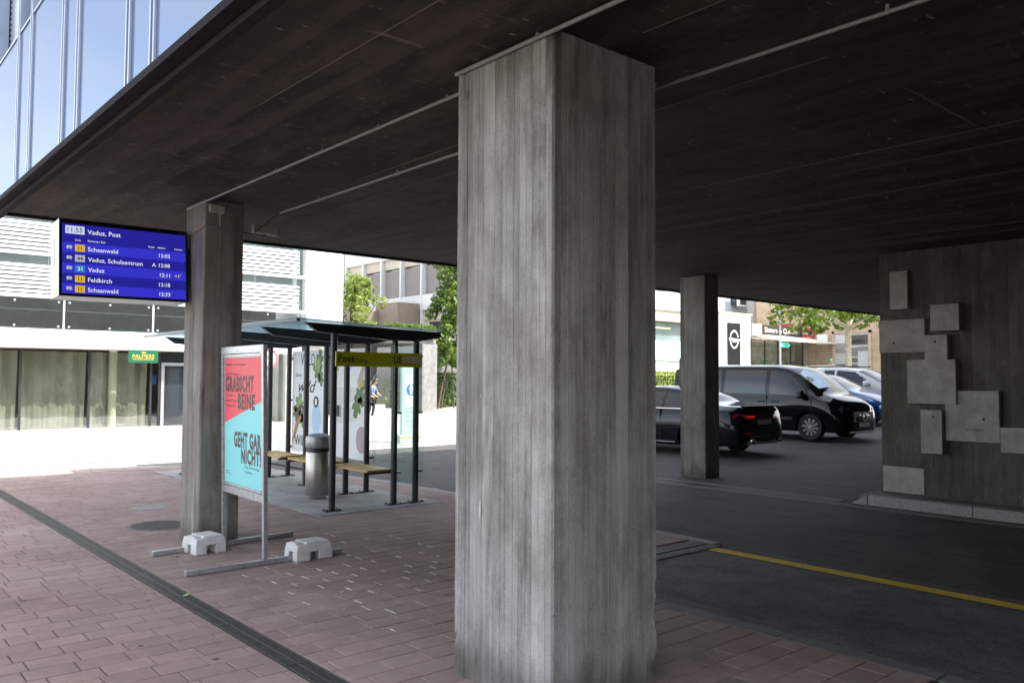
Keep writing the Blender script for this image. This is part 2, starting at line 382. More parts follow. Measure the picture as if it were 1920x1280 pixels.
m_leafD = leaf_mat('plane_leaf', (.04, .085, .015), (.14, .19, .03), .45)
m_bark = M('bark', (.10, .075, .055), .9, var=.3, vscale=12, bump=.01, bscale=25)
m_bark2 = M('plane_bark', (.30, .27, .20), .9, var=.35, vscale=6, bump=.006, bscale=20)
m_soil = M('soil', (.06, .045, .035), .95, var=.3, vscale=10, bump=.02, bscale=20)
def ink(n, c): return M(n, c, .55, 0, var=0)

# ------------------------------------------------------------------ setting: ground
def zt(x):
    return 0 if x < 12 else (.021*(x-12) if x < 19 else .147+.035*(x-19))
def sheet(name, xs, ys, dz, mat, kind='structure'):
    b = MB(); V = [(x, y, zt(x)+dz) for y in ys for x in xs]; n = len(xs)
    F = [(j*n+i, j*n+i+1, (j+1)*n+i+1, (j+1)*n+i) for j in range(len(ys)-1) for i in range(n-1)]
    return b.add(V, F).build(name, mat, None, kind=kind)
XB = [12, 14, 16, 19, 25, 40, 60, 90, 160]
sheet('ground', [-200, -60, -20, 0, 6]+XB+[400], [-250, -60, -20, 0, 16, 30, 60, 120, 500], -.045, m_plaza)
road = sheet('road', [7.12, 9, 11]+XB[:6], [-22, -5, 2, 5, 9, 12, 16.9], -.008, m_asph)  # asphalt stops at the building's shadow edge; sunlit lane beyond drawn as paler ground
sheet('far_road', [-60, 0, 7.1, 11.9], [17.8, 23.2], -.037, M('pale_road', (.22, .215, .21), .85, var=.12, vscale=.6, bump=.003, bscale=80))
sheet('bus_bay', [5.0, 7.115], [12.2, 16.9], -.03, m_asph)
sheet('loading_strip', [4.985, 6, 7.115], [-22, 2, 4.955], -.009, asphalt('worn_asphalt', (.105, .10, .10), 1.6))

# pavement with pavers, shaped around the bus bay
KERB = [(-6, 17.6), (1.2, 17.45), (2.8, 17.15), (4.6, 16.45), (5.55, 15.75), (6.5, 14.25), (7.05, 12.9), (7.25, 11.6), (7.28, 9.8), (7.16, 5.7), (7.13, 5.06)]
PAVE = [(-6, -14), (4.9, -14), (4.9, 5.02), (7.05, 5.02)]+KERB[::-1][1:]
def inside(x, y, poly):
    r = False; n = len(poly); j = n-1
    for i in range(n):
        (xi, yi), (xj, yj) = poly[i], poly[j]
        if (yi > y) != (yj > y) and x < (xj-xi)*(y-yi)/(yj-yi)+xi: r = not r
        j = i
    return r
pavement = MB().prism(PAVE, (0, 0, 0), (1, 0, 0), (0, 1, 0), (0, 0, 1), -.044, -.010).build('pavement', m_joint, None, kind='structure')
PX, PY = .270, .186
spots = []
j = 0; y = 2.02
while y < 17.3:
    o = rnd.choice((0, .09, .135, .18)) if j % 3 else .045
    x = -2.5+o
    while x < 7.2:
        cx, cy_ = x+PX/2, y+PY/2
        segs = [(x, x+PX)]
        cuts = [(2.182, 2.345)]
        if cy_ < 5.02: cuts.append((4.84, 99))
        elif cy_ < 5.33: cuts.append((4.985, 99))
        elif cy_ < 9.2: cuts.append((7.075, 99))
        if 9.05 < cy_ < 15.2: cuts.append((4.79, 6.63))
        for c0, c1 in cuts:
            ns = []
            for a, b in segs:
                if b <= c0 or a >= c1: ns.append((a, b)); continue
                if a < c0: ns.append((a, c0))
                if b > c1: ns.append((c1, b))
            segs = ns
        for a, b in segs:
            if b-a > .010 and inside((a+b)/2, cy_, PAVE): spots.append((a, b, y, j))
        x += PX
    y += PY; j += 1
def hidden(p):
    u, v, w = proj(p)
    if not (-40 < u < 1960 and 0 < v < 1330 and w > .3): return True
    return 848 < u < 1236 or (w > 8.3 and 340 < u < 446)
vis = sorted([(proj(((a+b)/2, y+.09, 0))[2], i) for i, (a, b, y, j) in enumerate(spots) if not hidden(((a+b)/2, y+.09, 0)) and abs(b-a-PX) < 1e-6])
near = set(i for w, i in vis[:300])
pm = []
for k in range(4):
    b = MB(); g = .0034
    b.cbox(-PX/2+g, PX/2-g, -PY/2+g, PY/2-g, -.03, 0, .004)
    me = bpy.data.meshes.new('paver'); me.from_pydata(b.v, [], b.f); me.materials.append(m_paver); pm.append(me)
rest = MB()
for i, (a, b_, y, j) in enumerate(spots):
    tl = rnd.uniform(-.0016, .0012)
    if i in near:
        o = bpy.data.objects.new('paver', pm[rnd.randrange(4)]); C.objects.link(o)
        o.location = ((a+b_)/2, y+PY/2, tl); o.rotation_euler = (rnd.gauss(0, .003), rnd.gauss(0, .003), rnd.gauss(0, .0035)); par(o, pavement)
        o.matrix_parent_inverse = Matrix.Identity(4)
    else:
        g = .0034; rest.cbox(a+g, b_-g, y+g, y+PY-g, -.03, tl, .004)
rest.build('paver_field', m_paver, pavement, kind='stuff')
jw = MB(); rj = random.Random(77)
for (a, b_, y, j) in spots:
    d = math.hypot((a-3.9)/1.1, (y-6.3)/1.7)
    if rj.random() < .8*max(0, 1.3-d): jw.box(a-.0045, a+.0045, y+.02+rj.uniform(0, .05), y+PY-.02-rj.uniform(0, .06), -.012, -.0002)
jw.build('pale_joint_sand', M('pale_joint_sand', (.80, .76, .73), .9, var=.2, vscale=40), pavement, kind='stuff')

def ribbon(name, pts, w, z0, z1, mat, parent=None, kind=None, step=1.0, gap=.006):
    """a row of stones along a polyline"""
    P = [Vector((x, y, 0)) for x, y in pts]; out = []
    for a, b in zip(P, P[1:]):
        n = max(1, round((b-a).length/step)); d = (b-a)/n
        for k in range(n):
            q = a+d*k; e = d.normalized(); s = Vector((-e.y, e.x, 0))
            m = MB().frame_box(q, e, s, (0, 0, 1), (gap/2, -w/2, z0), (d.length-gap/2, w/2, z1+rnd.uniform(-.002, .002)))
            out.append(m.build(name, mat, parent, bevel=.006))
    return out
kerb = MB().prism([(x, y) for x, y in ((-6, 17.5), (-6, 17.75), (1.2, 17.6), (1.2, 17.4))], (0, 0, 0), (1, 0, 0), (0, 1, 0), (0, 0, 1), -.042, -.012).build('bus_bay_kerb', m_kerb, None, kind='structure')
ribbon('kerb_stone', KERB, .15, -.045, .002, m_kerb, kerb)

# flush concrete strips where the pavers meet the asphalt
strip = MB().box(4.84, 4.98, -14, 1.0, -.042, -.001).build('edge_strip', m_strip, None, kind='structure')
ribbon('strip_stone', [(4.92, 1.0), (4.92, 5.0)], .14, -.042, -.001, m_strip, strip)
ribbon('strip_stone', [(4.99, 5.03), (7.07, 5.03)], .14, -.042, .001, m_strip, strip)
slot = MB()
for k in range(26): slot.box(4.99+k*.08, 5.055+k*.08, 5.125, 5.20, -.03, .003)
slot.build('drain_grating', m_iron, strip)
bx('edge_channel', m_strip, strip, 4.99, 7.07, 5.215, 5.32, -.04, .0015)

# yellow line
sheet('yellow_line', [6.80, 6.955], [-14, 2, 3.5, 4.95], -.004, m_yel)

# gutter, drain and kerb along the relief wall
gut = bx('gutter', m_strip, None, 10.60, 10.80, -14, -1, -.042, -.012, kind='structure')
ribbon('gutter_stone', [(10.70, -1), (10.70, 10.3)], .20, -.042, -.001, m_strip, gut, step=1.1)
ribbon('gutter_stone', [(11.06, 5.75), (11.06, 10.3)], .16, -.042, .004, m_strip, gut, step=1.1)
sg = MB()
for k in range(110): sg.box(10.82, 10.965, 5.75+k*.04, 5.75+k*.04+.024, -.03, -.003)
sg.build('drain_grating', m_iron, gut)
wk = bx('wall_kerb', m_strip, None, 11.08, 11.75, -14, 5.55, -.04, .105, kind='structure')
ribbon('kerb_stone', [(11.0, -13), (11.0, 5.35)], .17, -.04, .125, m_kerb, wk, step=1.3)
MB().prism([(0, -.04), (.22, -.04), (.22, -.005), (0, .125)], (10.915, 5.36, 0), (0, 1, 0), (0, 0, 1), (1, 0, 0), 0, .17).build('kerb_stone', m_kerb, wk)

# slotted drain in the red paving
dr = thing('drain_channel', 'long dark slotted drain running across the red paving left of the concrete columns', 'drain', (2.26, 9, -.02))
for k in range(30):
    y0 = 2+k*.5; b = MB()
    for xa in (2.188, 2.258, 2.328): b.box(xa, xa+.010, y0+.004, y0+.496, -.03, .0)
    for q in range(24):
        b.box(2.199, 2.2575, y0+.008+q*.0204, y0+.008+q*.0204+.010, -.02, -.002); b.box(2.269, 2.3275, y0+.008+q*.0204, y0+.008+q*.0204+.010, -.02, -.002)
    b.build('grating', m_iron, dr)
bx('trough', m_black, dr, 2.185, 2.342, 2, 17, -.04, -.026)

# ------------------------------------------------------------------ the building overhead
ZC = 3.43
post = thing('overhead_building', 'building raised over the forecourt, dark board-marked concrete soffit and blue glass front', 'building', (1.6, 10.4, ZC))
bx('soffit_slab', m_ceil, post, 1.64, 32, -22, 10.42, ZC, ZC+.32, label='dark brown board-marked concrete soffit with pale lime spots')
bx('upper_storeys', m_grey, post, 1.95, 32, -22, 10.15, ZC+.33, 11.0)
bx('unseen_core', m_wall, post, 3.2, 12.2, -22, -4.2, -.05, ZC-.004); bx('unseen_core', m_wall, post, 12.31, 32, -22, 3.2, -.05, ZC-.004)  # unseen volumes added to close off the undercroft and keep it dark
bx('light_blocker', M('blocker_dark', (.06, .055, .05), .7, var=.1), post, -20, -9.5, -30, -.5, -.05, 8.5)  # unseen block added behind the view to darken column and undercroft
rg = MB(); rr_ = random.Random(4)
for k in range(60):
    x = 1.75+k*.5+rr_.uniform(-.02, .02); y0 = rr_.uniform(-4, 6); rg.box(x, x+rr_.uniform(.003, .006), y0, y0+rr_.uniform(1.5, 6), ZC-.003, ZC+.01)
for k in range(40):
    y0 = -3.8+rr_.choice((0, 1.2, 2.4, 3.6, 4.8, 6.0, 7.2, 8.4, 9.6, 10.8, 12.0))+rr_.uniform(-.01, .01); x = rr_.uniform(1.8, 12); rg.box(x, x+rr_.uniform(.4, 1.6), y0, y0+.005, ZC-.002, ZC+.01)
rg.build('formwork_ridge', M('ridge_concrete', (.19, .165, .145), .9), post, kind='stuff')
# facade
tf = NT('blue_facade_glass'); pv = tf.pos()
nmf = tf.bump(tf.noise(tf.mapped((1, .5, 1.6)), .8, 2, .5), .5, .006)
m_fac = tf.done(tf.n('ShaderNodeMixShader', {0: .52, 1: tf.principled((.11, .135, .20), .6, 0, .2), 2: tf.n('ShaderNodeBsdfGlossy', {0: (.36, .43, .55, 1), 'Roughness': .10, 'Normal': nmf}).outputs[0]}).outputs[0])
m_mull = M('facade_mullion', (.36, .42, .52), .35, .5, var=.05)
m_purp = M('violet_reveal', (.05, .035, .12), .5, 0, var=.1)
m_trim = M('facade_trim', (.020, .017, .022), .9, 0, var=.3, vscale=9, spec=.15)
js = [10.12, 8.84, 8.28, 7.08, 6.62, 5.38, 4.91, 3.67, 3.20, 1.96, 1.49, .25, -.22]
for k in range(len(js)-1):
    a, b = js[k], js[k+1]
    bx('glass_panel', m_fac, post, 1.50, 1.53, b+.055, a-.055, 3.455, 4.86)
    wide = (k in (0, 2, 4, 6, 8, 10))
    bx('window_reveal', m_purp, post, 1.74, 1.95, b+.05, a-.05, 4.8, 7.6)
    if wide or k == 1:
        sb = MB()
        for q in range(44): sb.frame_box((1.62, b+.09, 4.9+q*.06), (0, 1, 0), (.5, 0, -.86), (.86, 0, .5), (0, -.03, -.002), (a-b-.18, .03, .002))
        sb.build('window_blind', m_mull, post, kind='stuff')
for k, a in enumerate(js):
    MB().box(1.485, 1.60, a-.045, a-.02, 3.45, 7.6).box(1.485, 1.60, a+.02, a+.045, 3.45, 7.6).box(1.515, 1.60, a-.02, a+.02, 3.45, 7.6).build('mullion', m_mull, post)
bx('facade_back', m_trim, post, 1.60, 1.95, -22, 10.12, 3.47, 4.84)
bx('facade_sill', m_mull, post, 1.49, 1.74, -4, 10.1, 4.865, 4.885)
bx('facade_return', m_fac, post, 1.50, 1.95, 10.17, 10.2, 3.455, 7.6)
bx('edge_trim', m_trim, post, 1.485, 1.565, -22, 10.18, 3.40, 3.45)
bx('drip_rail', m_trim, post, 1.572, 1.635, -22, 10.40, 3.36, 3.43)
bx('far_drip_rail', m_trim, post, 1.64, 32, 10.36, 10.43, 3.405, 3.428)

# ------------------------------------------------------------------ concrete columns
def column(name, label, x0, x1, y0, y1, mat, board, chips=(), seed=1, lev=70):
    r = random.Random(seed); ring = []
    def side(a, b):
        a, b = Vector(a), Vector(b); d = b-a; ln = d.length; e = d/ln; n = Vector((e.y, -e.x)); k = max(2, round(ln/board)); q = ln/k; s = .012
        P = []
        for i in range(k):
            off = r.uniform(-.0028, .0012)
            st = s if i == 0 else i*q+.0012; en = ln-s if i == k-1 else (i+1)*q-.0012
            P += [a+e*st+n*off, a+e*(st+en)/2+n*(off+r.uniform(-.0006, .0006)), a+e*en+n*off]
            if i < k-1:
                g = r.choice((-.003, -.0015, .0018)); P += [a+e*((i+1)*q)+n*(off+g)]
        return P
    ring = side((x0, y0), (x1, y0))+side((x1, y0), (x1, y1))+side((x1, y1), (x0, y1))+side((x0, y1), (x0, y0))
    cen = Vector(((x0+x1)/2, (y0+y1)/2)); n = len(ring); V = []; F = []
    corners = [Vector(c) for c in ((x0, y0), (x1, y0), (x1, y1), (x0, y1))]
    for q in range(lev+1):
        z = -.03+(ZC+.03)*q/lev
        for p in ring:
            p2 = p.copy()
            dc = min((p-c).length for c in corners)
            if dc < .02: p2 += (cen-p)*.001*abs(r.gauss(0, 2.2))
            for cx_, cy_, cz, rr, dp in chips:
                d = math.sqrt((p.x-cx_)**2+(p.y-cy_)**2+(z-cz)**2)
                if d < rr: p2 += (cen-p).normalized()*dp*(1-d/rr)*r.uniform(.6, 1.3)
            V.append((p2.x, p2.y, z))
    for q in range(lev):
        for k in range(n): F.append((q*n+k, q*n+(k+1) % n, (q+1)*n+(k+1) % n, (q+1)*n+k))
    F.append(tuple(range(n))[::-1]); F.append(tuple(lev*n+k for k in range(n)))
    o = MB().add(V, F).build(name, mat, None)
    return tag(o, label, 'column', 'concrete columns under the building')
column('concrete_column', 'massive square board-marked concrete column in the foreground', 2.86, 3.67, 3.0, 3.81, m_col, .102, ((3.67, 3.0, .35, .11, .022), (3.67, 3.0, .07, .08, .03), (3.67, 3.0, .50, .05, .012), (2.86, 3.81, .2, .05, .012), (2.86, 3.0, 1.9, .04, .008)), 3, 130)
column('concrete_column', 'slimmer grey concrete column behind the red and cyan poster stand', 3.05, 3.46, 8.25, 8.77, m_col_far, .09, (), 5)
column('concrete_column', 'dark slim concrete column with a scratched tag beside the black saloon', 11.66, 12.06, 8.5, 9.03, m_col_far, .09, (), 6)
m_chalk = ink('scratched_marks', (.26, .26, .25))
gr = thing('graffiti', 'pale scratched lettering on the dark slim column by the cars', 'graffiti', (11.65, 8.75, .8))
text(gr, 'P4VL2', m_chalk, (11.6545, 8.99, .83), (0, -1, 0), (0, 0, 1), 0, 0, .11, .43)
# pale paint smear on the foreground column
sm = MB().flat([(0, 0), (.008, .0), (.012, .05), (.010, .11), (.002, .10), (-.004, .04)], (2.8555, 3.575, .885), (0, -1, 0), (0, 0, 1)).build('paint_smear', ink('smear', (.62, .62, .60)), None)
tag(sm, 'small white smear low on the left face of the foreground column', 'smear')

# ------------------------------------------------------------------ relief wall
rw = thing('relief_wall', 'dark concrete wall at the right decorated with raised lighter concrete blocks', 'wall', (11.5, 3, .1))
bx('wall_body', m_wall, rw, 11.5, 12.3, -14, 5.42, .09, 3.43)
for (ya, yb, za, zb, d) in ((5.23, 4.99, 3.15, 2.63, .07), (4.68, 4.32, 2.66, 2.31, .10), (5.405, 4.79, 2.49, 2.04, .045), (4.77, 4.48, 2.26, 1.93, .085), (5.0, 4.38, 1.935, 1.35, .09),
                            (4.535, 3.89, 1.53, .88, .06), (4.82, 4.55, 1.27, .70, .11), (3.875, 3.2, 1.08, .77, .075), (5.405, 4.85, .48, .13, .012), (5.405, 4.73, .68, .49, .006),
                            (3.3, 2.7, 2.3, 1.7, .08), (2.6, 2.0, 1.4, .7, .06)):
    d = d*1.5 if d > .02 else d
    bx('relief_block', m_block if d > .008 else m_wall, rw, 11.5-d, 11.52, yb, ya, zb, za, bevel=.004)
for (y_, z_, d_) in ((4.63, 2.17, .085), (5.2, 2.17, .045), (4.66, 1.18, .11), (4.07, 1.17, .06)):
    MB().lathe([(.0, .004), (.012, .002), (.016, 0)], (11.5-d_*1.5, y_, z_), (-1, 0, 0), 10).build('anchor_hole', m_black, rw)
sc_ = text(rw, 'Jon Schädler', m_ink, (11.4085, 4.30, 1.02), (0, -1, 0), (0, 0, 1), 0, 0, .035, .24, shear=.4, name='signature')

# ------------------------------------------------------------------ conduits, boxes and lamp on the soffit
def conduit(label, pts, r, clips, clip_side):
    t = thing('cable_conduit', label, 'conduit', pts[0], 'cable conduits under the soffit')
    MB().tube(pts, r, 10).build('pipe', m_pvc, t, smooth=True)
    a, b = Vector(pts[0]), Vector(pts[-1])
    for k in range(clips):
        p = a.lerp(b, (k+.6)/clips)
        MB().lathe([(r+.003, -.008), (r+.003, .008)], p, (b-a), 10).frame_box(p, (1, 0, 0), (0, 1, 0), (0, 0, 1), (-.006, -.008, r*.8), (.006, .008, ZC-p.z+.002)).build('clip', m_pvc, t)
conduit('pale conduit on the soffit running from the poster stand column towards the foreground column', [(3.04, 8.72, 3.405), (3.04, 3.83, 3.405)], .0105, 6, 1)
conduit('pale conduit along the top edge of the foreground column', [(2.835, 3.79, 3.405), (2.835, -2, 3.405)], .0125, 5, 1)
conduit('darker conduit on the soffit passing behind the foreground column', [(3.83, 8.2, 3.395), (3.82, 5.0, 3.39), (3.86, 2.5, 3.395), (3.88, -3, 3.395)], .011, 8, 1)
jb = thing('junction_box', 'pair of small beige junction boxes high on the column behind the poster stand', 'junction box', (3.12, 8.24, 3.3))
m_jb = M('aged_plastic', (.46, .43, .37), .6, 0, var=.1)
bx('box', m_jb, jb, 3.085, 3.155, 8.20, 8.247, 3.31, 3.385, .006); bx('box', m_jb, jb, 3.162, 3.235, 8.20, 8.247, 3.305, 3.38, .006)
MB().tube([(3.20, 8.235, 3.305), (3.20, 8.235, 3.18), (3.06, 8.235, 3.165)], .007, 8).build('wire_pipe', m_galv, jb)
MB().tube([(3.045, 8.24, 3.165), (3.043, 8.35, 3.15), (3.043, 8.5, 3.13)], .007, 8).build('wire_pipe', M('orange_wire', (.4, .16, .05), .6), jb)
fl = thing('security_camera', 'boxy beige camera housing on a bracket beside the column behind the poster stand', 'camera', (3.6, 8.5, 3.2))
MB().frame_box((3.66, 8.5, 3.255), (.97, -.1, -.08), (.1, .97, 0), (.08, 0, 1), (0, -.05, -.045), (.27, .05, .045)).build('housing', m_jb, fl, bevel=.006)
MB().frame_box((3.66, 8.5, 3.255), (.97, -.1, -.08), (.1, .97, 0), (.08, 0, 1), (.272, -.04, -.036), (.276, .04, .036)).build('lens_window', m_black, fl)
MB().tube([(3.46, 8.5, 3.19), (3.80, 8.5, 3.18)], .014, 8).tube([(3.78, 8.5, 3.18), (3.80, 8.5, 3.22)], .012, 8).build('bracket', m_pvc, fl)
MB().tube([(3.83, 8.2, 3.39), (3.80, 8.28, 3.36), (3.70, 8.42, 3.24), (3.66, 8.46, 3.2)], .005, 6).build('cable', m_black, fl)
wt = bx('notice_panel', m_black, None, 11.80, 12.35, 9.10, 9.17, 1.50, 2.04, .03); tag(wt, 'black rounded notice panel seen edge on behind the dark slim column', 'panel')

# ------------------------------------------------------------------ departure board
db = thing('departure_board', 'blue bus departure screen hanging beside the column behind the poster stand', 'display', (2.4, 8.6, 3.1))
o = Vector((1.815, 8.60, 3.135)); ex = Vector((1.19, .02, .012)).normalized(); ey = Vector((-.008, .075, 1)).normalized(); ez = ex.cross(ey)   # ez faces the viewer
W_, H_ = 1.195, .735
def scr(u, v): return u*W_, -v*H_
m_board = M('board_casing', (.46, .54, .56), .35, .3, var=.03)
cs = MB(); V = []
for (dx, z) in ((0, .0), (.045, -.16)):
    for x, y_ in ((0, -H_), (W_, -H_), (W_, 0), (0, 0)): V.append(o+ex*x+ey*y_+ez*z)
V2 = V[:4]+[o+ey*(-H_+.005)-ez*.29, o+ex*W_+ey*(-H_+.005)-ez*.29, o+ex*W_+ey*(-.005)-ez*.29, o+ey*(-.005)-ez*.29]
cs.add(V2, [(0, 1, 2, 3), (7, 6, 5, 4), (0, 4, 5, 1), (1, 5, 6, 2), (2, 6, 7, 3), (3, 7, 4, 0)]).build('casing', m_board, db, bevel=.006)
vt = MB()
sd = (V2[4]-V2[0]).normalized(); nn = ey.cross(sd).normalized(); nn = nn if nn.dot(ex) < 0 else -nn
for k in range(10): vt.frame_box(V2[3]+nn*.001, sd, ey, nn, (.12, -.19-k*.026, 0), (.18, -.178-k*.026, .002))
vt.build('vent', m_black, db)
MB().frame_box(o, ex, ey, ez, (0, -H_, .0005), (W_, 0, .012)).build('bezel', M('gloss_black', (.006, .006, .007), .12, 0, var=0), db, bevel=.003)
of = o+ez*.0135
b0 = emit('screen_blue_dark', srgb(38, 36, 150)); b1 = emit('screen_blue', srgb(54, 52, 200)); wtx = emit('screen_white', (.85, .87, .95)); whb = emit('screen_pale', srgb(205, 215, 245))
yb_ = emit('screen_yellow', srgb(222, 178, 45)); gb_ = emit('screen_grey', srgb(176, 176, 190)); cb_ = emit('screen_cyan', srgb(40, 130, 190)); tk = emit('screen_black', (.004, .004, .006)); ygt = emit('screen_lime', srgb(220, 215, 120))
def rect(mat, u0, u1, v0, v1, lift, name): MB().flat([scr(u0, v1), scr(u1, v1), scr(u1, v0), scr(u0, v0)], of+ez*lift, ex, ey).build(name, mat, db)
rect(b0, .022, .978, .062, .965, 0, 'screen')
rows = [.372, .507, .640, .773, .903]
for k in (0, 2, 4): rect(b1, .022, .978, rows[k]-.066, min(rows[k]+.066, .964), .001, 'screen_row')
def st(s, m, u, v, h, bold=.004, al='L', w=None):
    x, y_ = scr(u, v); text(db, s, m, of+ez*.003, ex, ey, x, y_-h/2, h, w, bold, align=al)
rect(whb, .045, .183, .088, .192, .0015, 'clock_box'); st('11:55', tk, .114, .14, .044, .006, 'C')
st('Vaduz, Post', wtx, .205, .15, .042, .008)
st('Linie', wtx, .115, .268, .018); st('Richtung / Ziel', wtx, .207, .268, .018); st('Kante', wtx, .672, .268, .017); st('Abfahrt', wtx, .745, .268, .017); st('Hinweis', wtx, .885, .268, .017)
for (n_, m_, mt, dest, tm), v in zip((('11', yb_, tk, 'Schaanwald', '12:03'), ('44', gb_, tk, 'Vaduz, Schulzentrum', '12:08'), ('21', cb_, wtx, 'Vaduz', '12:11'), ('11', yb_, tk, 'Feldkirch', '12:18'), ('11', yb_, tk, 'Schaanwald', '12:33')), rows):
    rect(m_, .114, .186, v-.045, v+.045, .002, 'line_badge'); st(n_, mt, .15, v, .034, .012, 'C')
    st(dest, wtx, .208, v+.004, .040, .006); st(tm, wtx, .845, v+.004, .036, .008, 'R')
    x, y_ = scr(.052, v+.022)
    icon = MB().flat([(0, .008), (.05, .008), (.05, .028), (.042, .036), (.006, .036), (0, .026)], of+ez*.002+ex*x+ey*y_, ex, ey)
    icon.flat(circle(.006, 8, .012, .006), of+ez*.0022+ex*x+ey*y_, ex, ey).flat(circle(.006, 8, .038, .006), of+ez*.0022+ex*x+ey*y_, ex, ey); icon.build('bus_symbol', gb_, db)
st('A', wtx, .700, rows[1]+.004, .036, .008); st("+1'", ygt, .885, rows[2]+.004, .034, .008)
MB().box(2.995, 3.06, 8.66, 8.74, 2.62, 2.98).build('wall_bracket', m_black, db)

# ------------------------------------------------------------------ poster stand
ps = thing('poster_stand', 'galvanised free-standing poster frame with red and cyan campaign poster', 'poster stand', (3.25, 7.55, 0))
A = Vector((3.25, 8.09, .05)); B = Vector((3.205, 7.05, .05)); lean = Vector((-.012, 0, 1))
e = (B-A).normalized(); nn = e.cross(Vector((0, 0, 1))).normalized(); nn = -nn if nn.x > 0 else nn   # towards the viewer
WP = (B-A).length; uz = Vector((-.022, 0, 1)).normalized()
def pb(name, u0, u1, z0, z1, d0, d1, mat=m_galv, bev=.002): return MB().frame_box(A, e, uz, nn, (u0, z0, d0), (u1, z1, d1)).build(name, mat, ps, bevel=bev)
pb('leg', -.02, .022, 0, 1.90, -.02, .02); pb('leg', WP-.022, WP+.02, 0, 1.90, -.02, .02)
pb('top_rail', .0225, WP-.0225, 1.83, 1.90, -.018, .019); pb('bottom_rail', .0225, WP-.0225, .49, .56, -.018, .019)
pb('clamp_strip', .03, WP-.03, 1.80, 1.824, -.005, .022); pb('clamp_strip', .03, WP-.03, .566, .59, -.005, .022)
pb('backing', .024, WP-.024, .565, 1.825, -.014, .006)
m_red = ink('poster_red', srgb(238, 88, 98)); m_cy = ink('poster_cyan', srgb(140, 226, 230)); m_txt = ink('poster_brown', (.085, .05, .05)); m_txt2 = ink('poster_dark_red', (.14, .04, .045)); m_gray = ink('poster_text_grey', (.15, .17, .18))
PW, PH = WP-.10, 1.20; po = A+e*.05+uz*.592+nn*.0075
def pq(u, v): return u*PW, (1-v)*PH
pp = MB().flat([pq(0, 1), pq(1, 1), pq(1, .336), pq(0, .525)], po, e, uz).build('poster', m_cy, ps)
MB().flat([pq(0, .525), pq(1, .336), pq(1, 0), pq(0, 0)], po, e, uz).build('red_print', m_red, pp)
pt = po+nn*.0015
def ptx(s, m, u0, v0, u1, v1, bold=.03):
    x0, y0 = pq(u0, v1); x1, y1 = pq(u1, v0); text(pp, s, m, pt, e, uz, x0, y0, y1-y0, x1-x0, bold)
ptx('GRABSCHT', m_txt, .03, .15, .80, .265, .045); ptx('BEINE', m_txt, .38, .29, .83, .40, .045)
ptx('GEHT GAR', m_txt, .27, .59, .985, .70, .045); ptx('NICHT!', m_txt, .465, .715, .985, .82, .045)
ptx('22:08 Uhr, an der Fasnacht', m_txt2, .03, .045, .58, .062, 0); ptx('Beim Weitergehen', m_txt2, .03, .118, .42, .135, 0)
ptx('ein Mann', m_txt2, .03, .292, .24, .308, 0); ptx('deiner Freundin', m_txt2, .03, .332, .36, .348, 0); ptx('zwischen die', m_txt2, .03, .372, .32, .388, 0)
ptx('Zeig Zivilcourage.', m_gray, .55, .838, .95, .857, .002); ptx("So geht's:", m_gray, .55, .875, .77, .894, .002)
MB().flat([pq(.03, .912), pq(.13, .912), pq(.13, .906), pq(.03, .906)], pt, e, uz).flat([pq(.03, .93), pq(.17, .93), pq(.17, .924), pq(.03, .924)], pt, e, uz).build('fine_print', m_gray, pp)
for yc in (8.09, 7.05):
    q = 3.25 if yc > 8 else 3.205; dy = .10 if yc > 8 else 0
    MB().frame_box((q, yc, 0), Vector((1, .09 if yc > 8 else .01, 0)).normalized(), (0, 1, 0), (0, 0, 1), (-.70, -.022, .004), (.76, .022, .046)).build('foot_rail', m_galv, ps, bevel=.002)

def foot_block(label, cx, cy_, rz, sx=.34, sy=.26, h=.165):
    ex, ey = Vector((math.cos(rz), math.sin(rz), 0)), Vector((-math.sin(rz), math.cos(rz), 0)); o = Vector((cx, cy_, 0)); b = MB()
    def fr(x0, x1, y0, y1, z0, z1, tp):   # tapered block
        V = [o+ex*x+ey*y_+Vector((0, 0, z0)) for x, y_ in ((x0, y0), (x1, y0), (x1, y1), (x0, y1))]
        V += [o+ex*(x*tp)+ey*(y_*tp)+Vector((0, 0, z1)) for x, y_ in ((x0, y0), (x1, y0), (x1, y1), (x0, y1))]
        b.add(V, [(0, 3, 2, 1), (4, 5, 6, 7), (0, 1, 5, 4), (1, 2, 6, 5), (2, 3, 7, 6), (3, 0, 4, 7)])
    hx, hy = sx/2, sy/2
    for x0, x1 in ((-hx, -.045), (.045, hx)):
        for y0, y1 in ((-hy, -.035), (.035, hy)): fr(x0, x1, y0, y1, .002, .082, .985)
    fr(-hx*.985, hx*.985, -hy*.985, hy*.985, .0815, h-.018, .93)
    fr(-hx*.45, hx*.84, -hy*.88, hy*.88, h-.018, h, .97); fr(-hx*.9, -hx*.5, -hy*.5, hy*.5, h-.018, h-.004, .97)
    g = b.build('weight_block', m_pale, None, bevel=.006); return tag(g, label, 'weight', 'weights holding down the poster stand')
foot_block('pale concrete weight on the far foot rail, up against the grey column', 3.0, 7.95, .09, .30, .30)
foot_block('pale concrete weight on the near foot rail, alone on the red paving', 3.63, 7.06, .01, .36, .25)

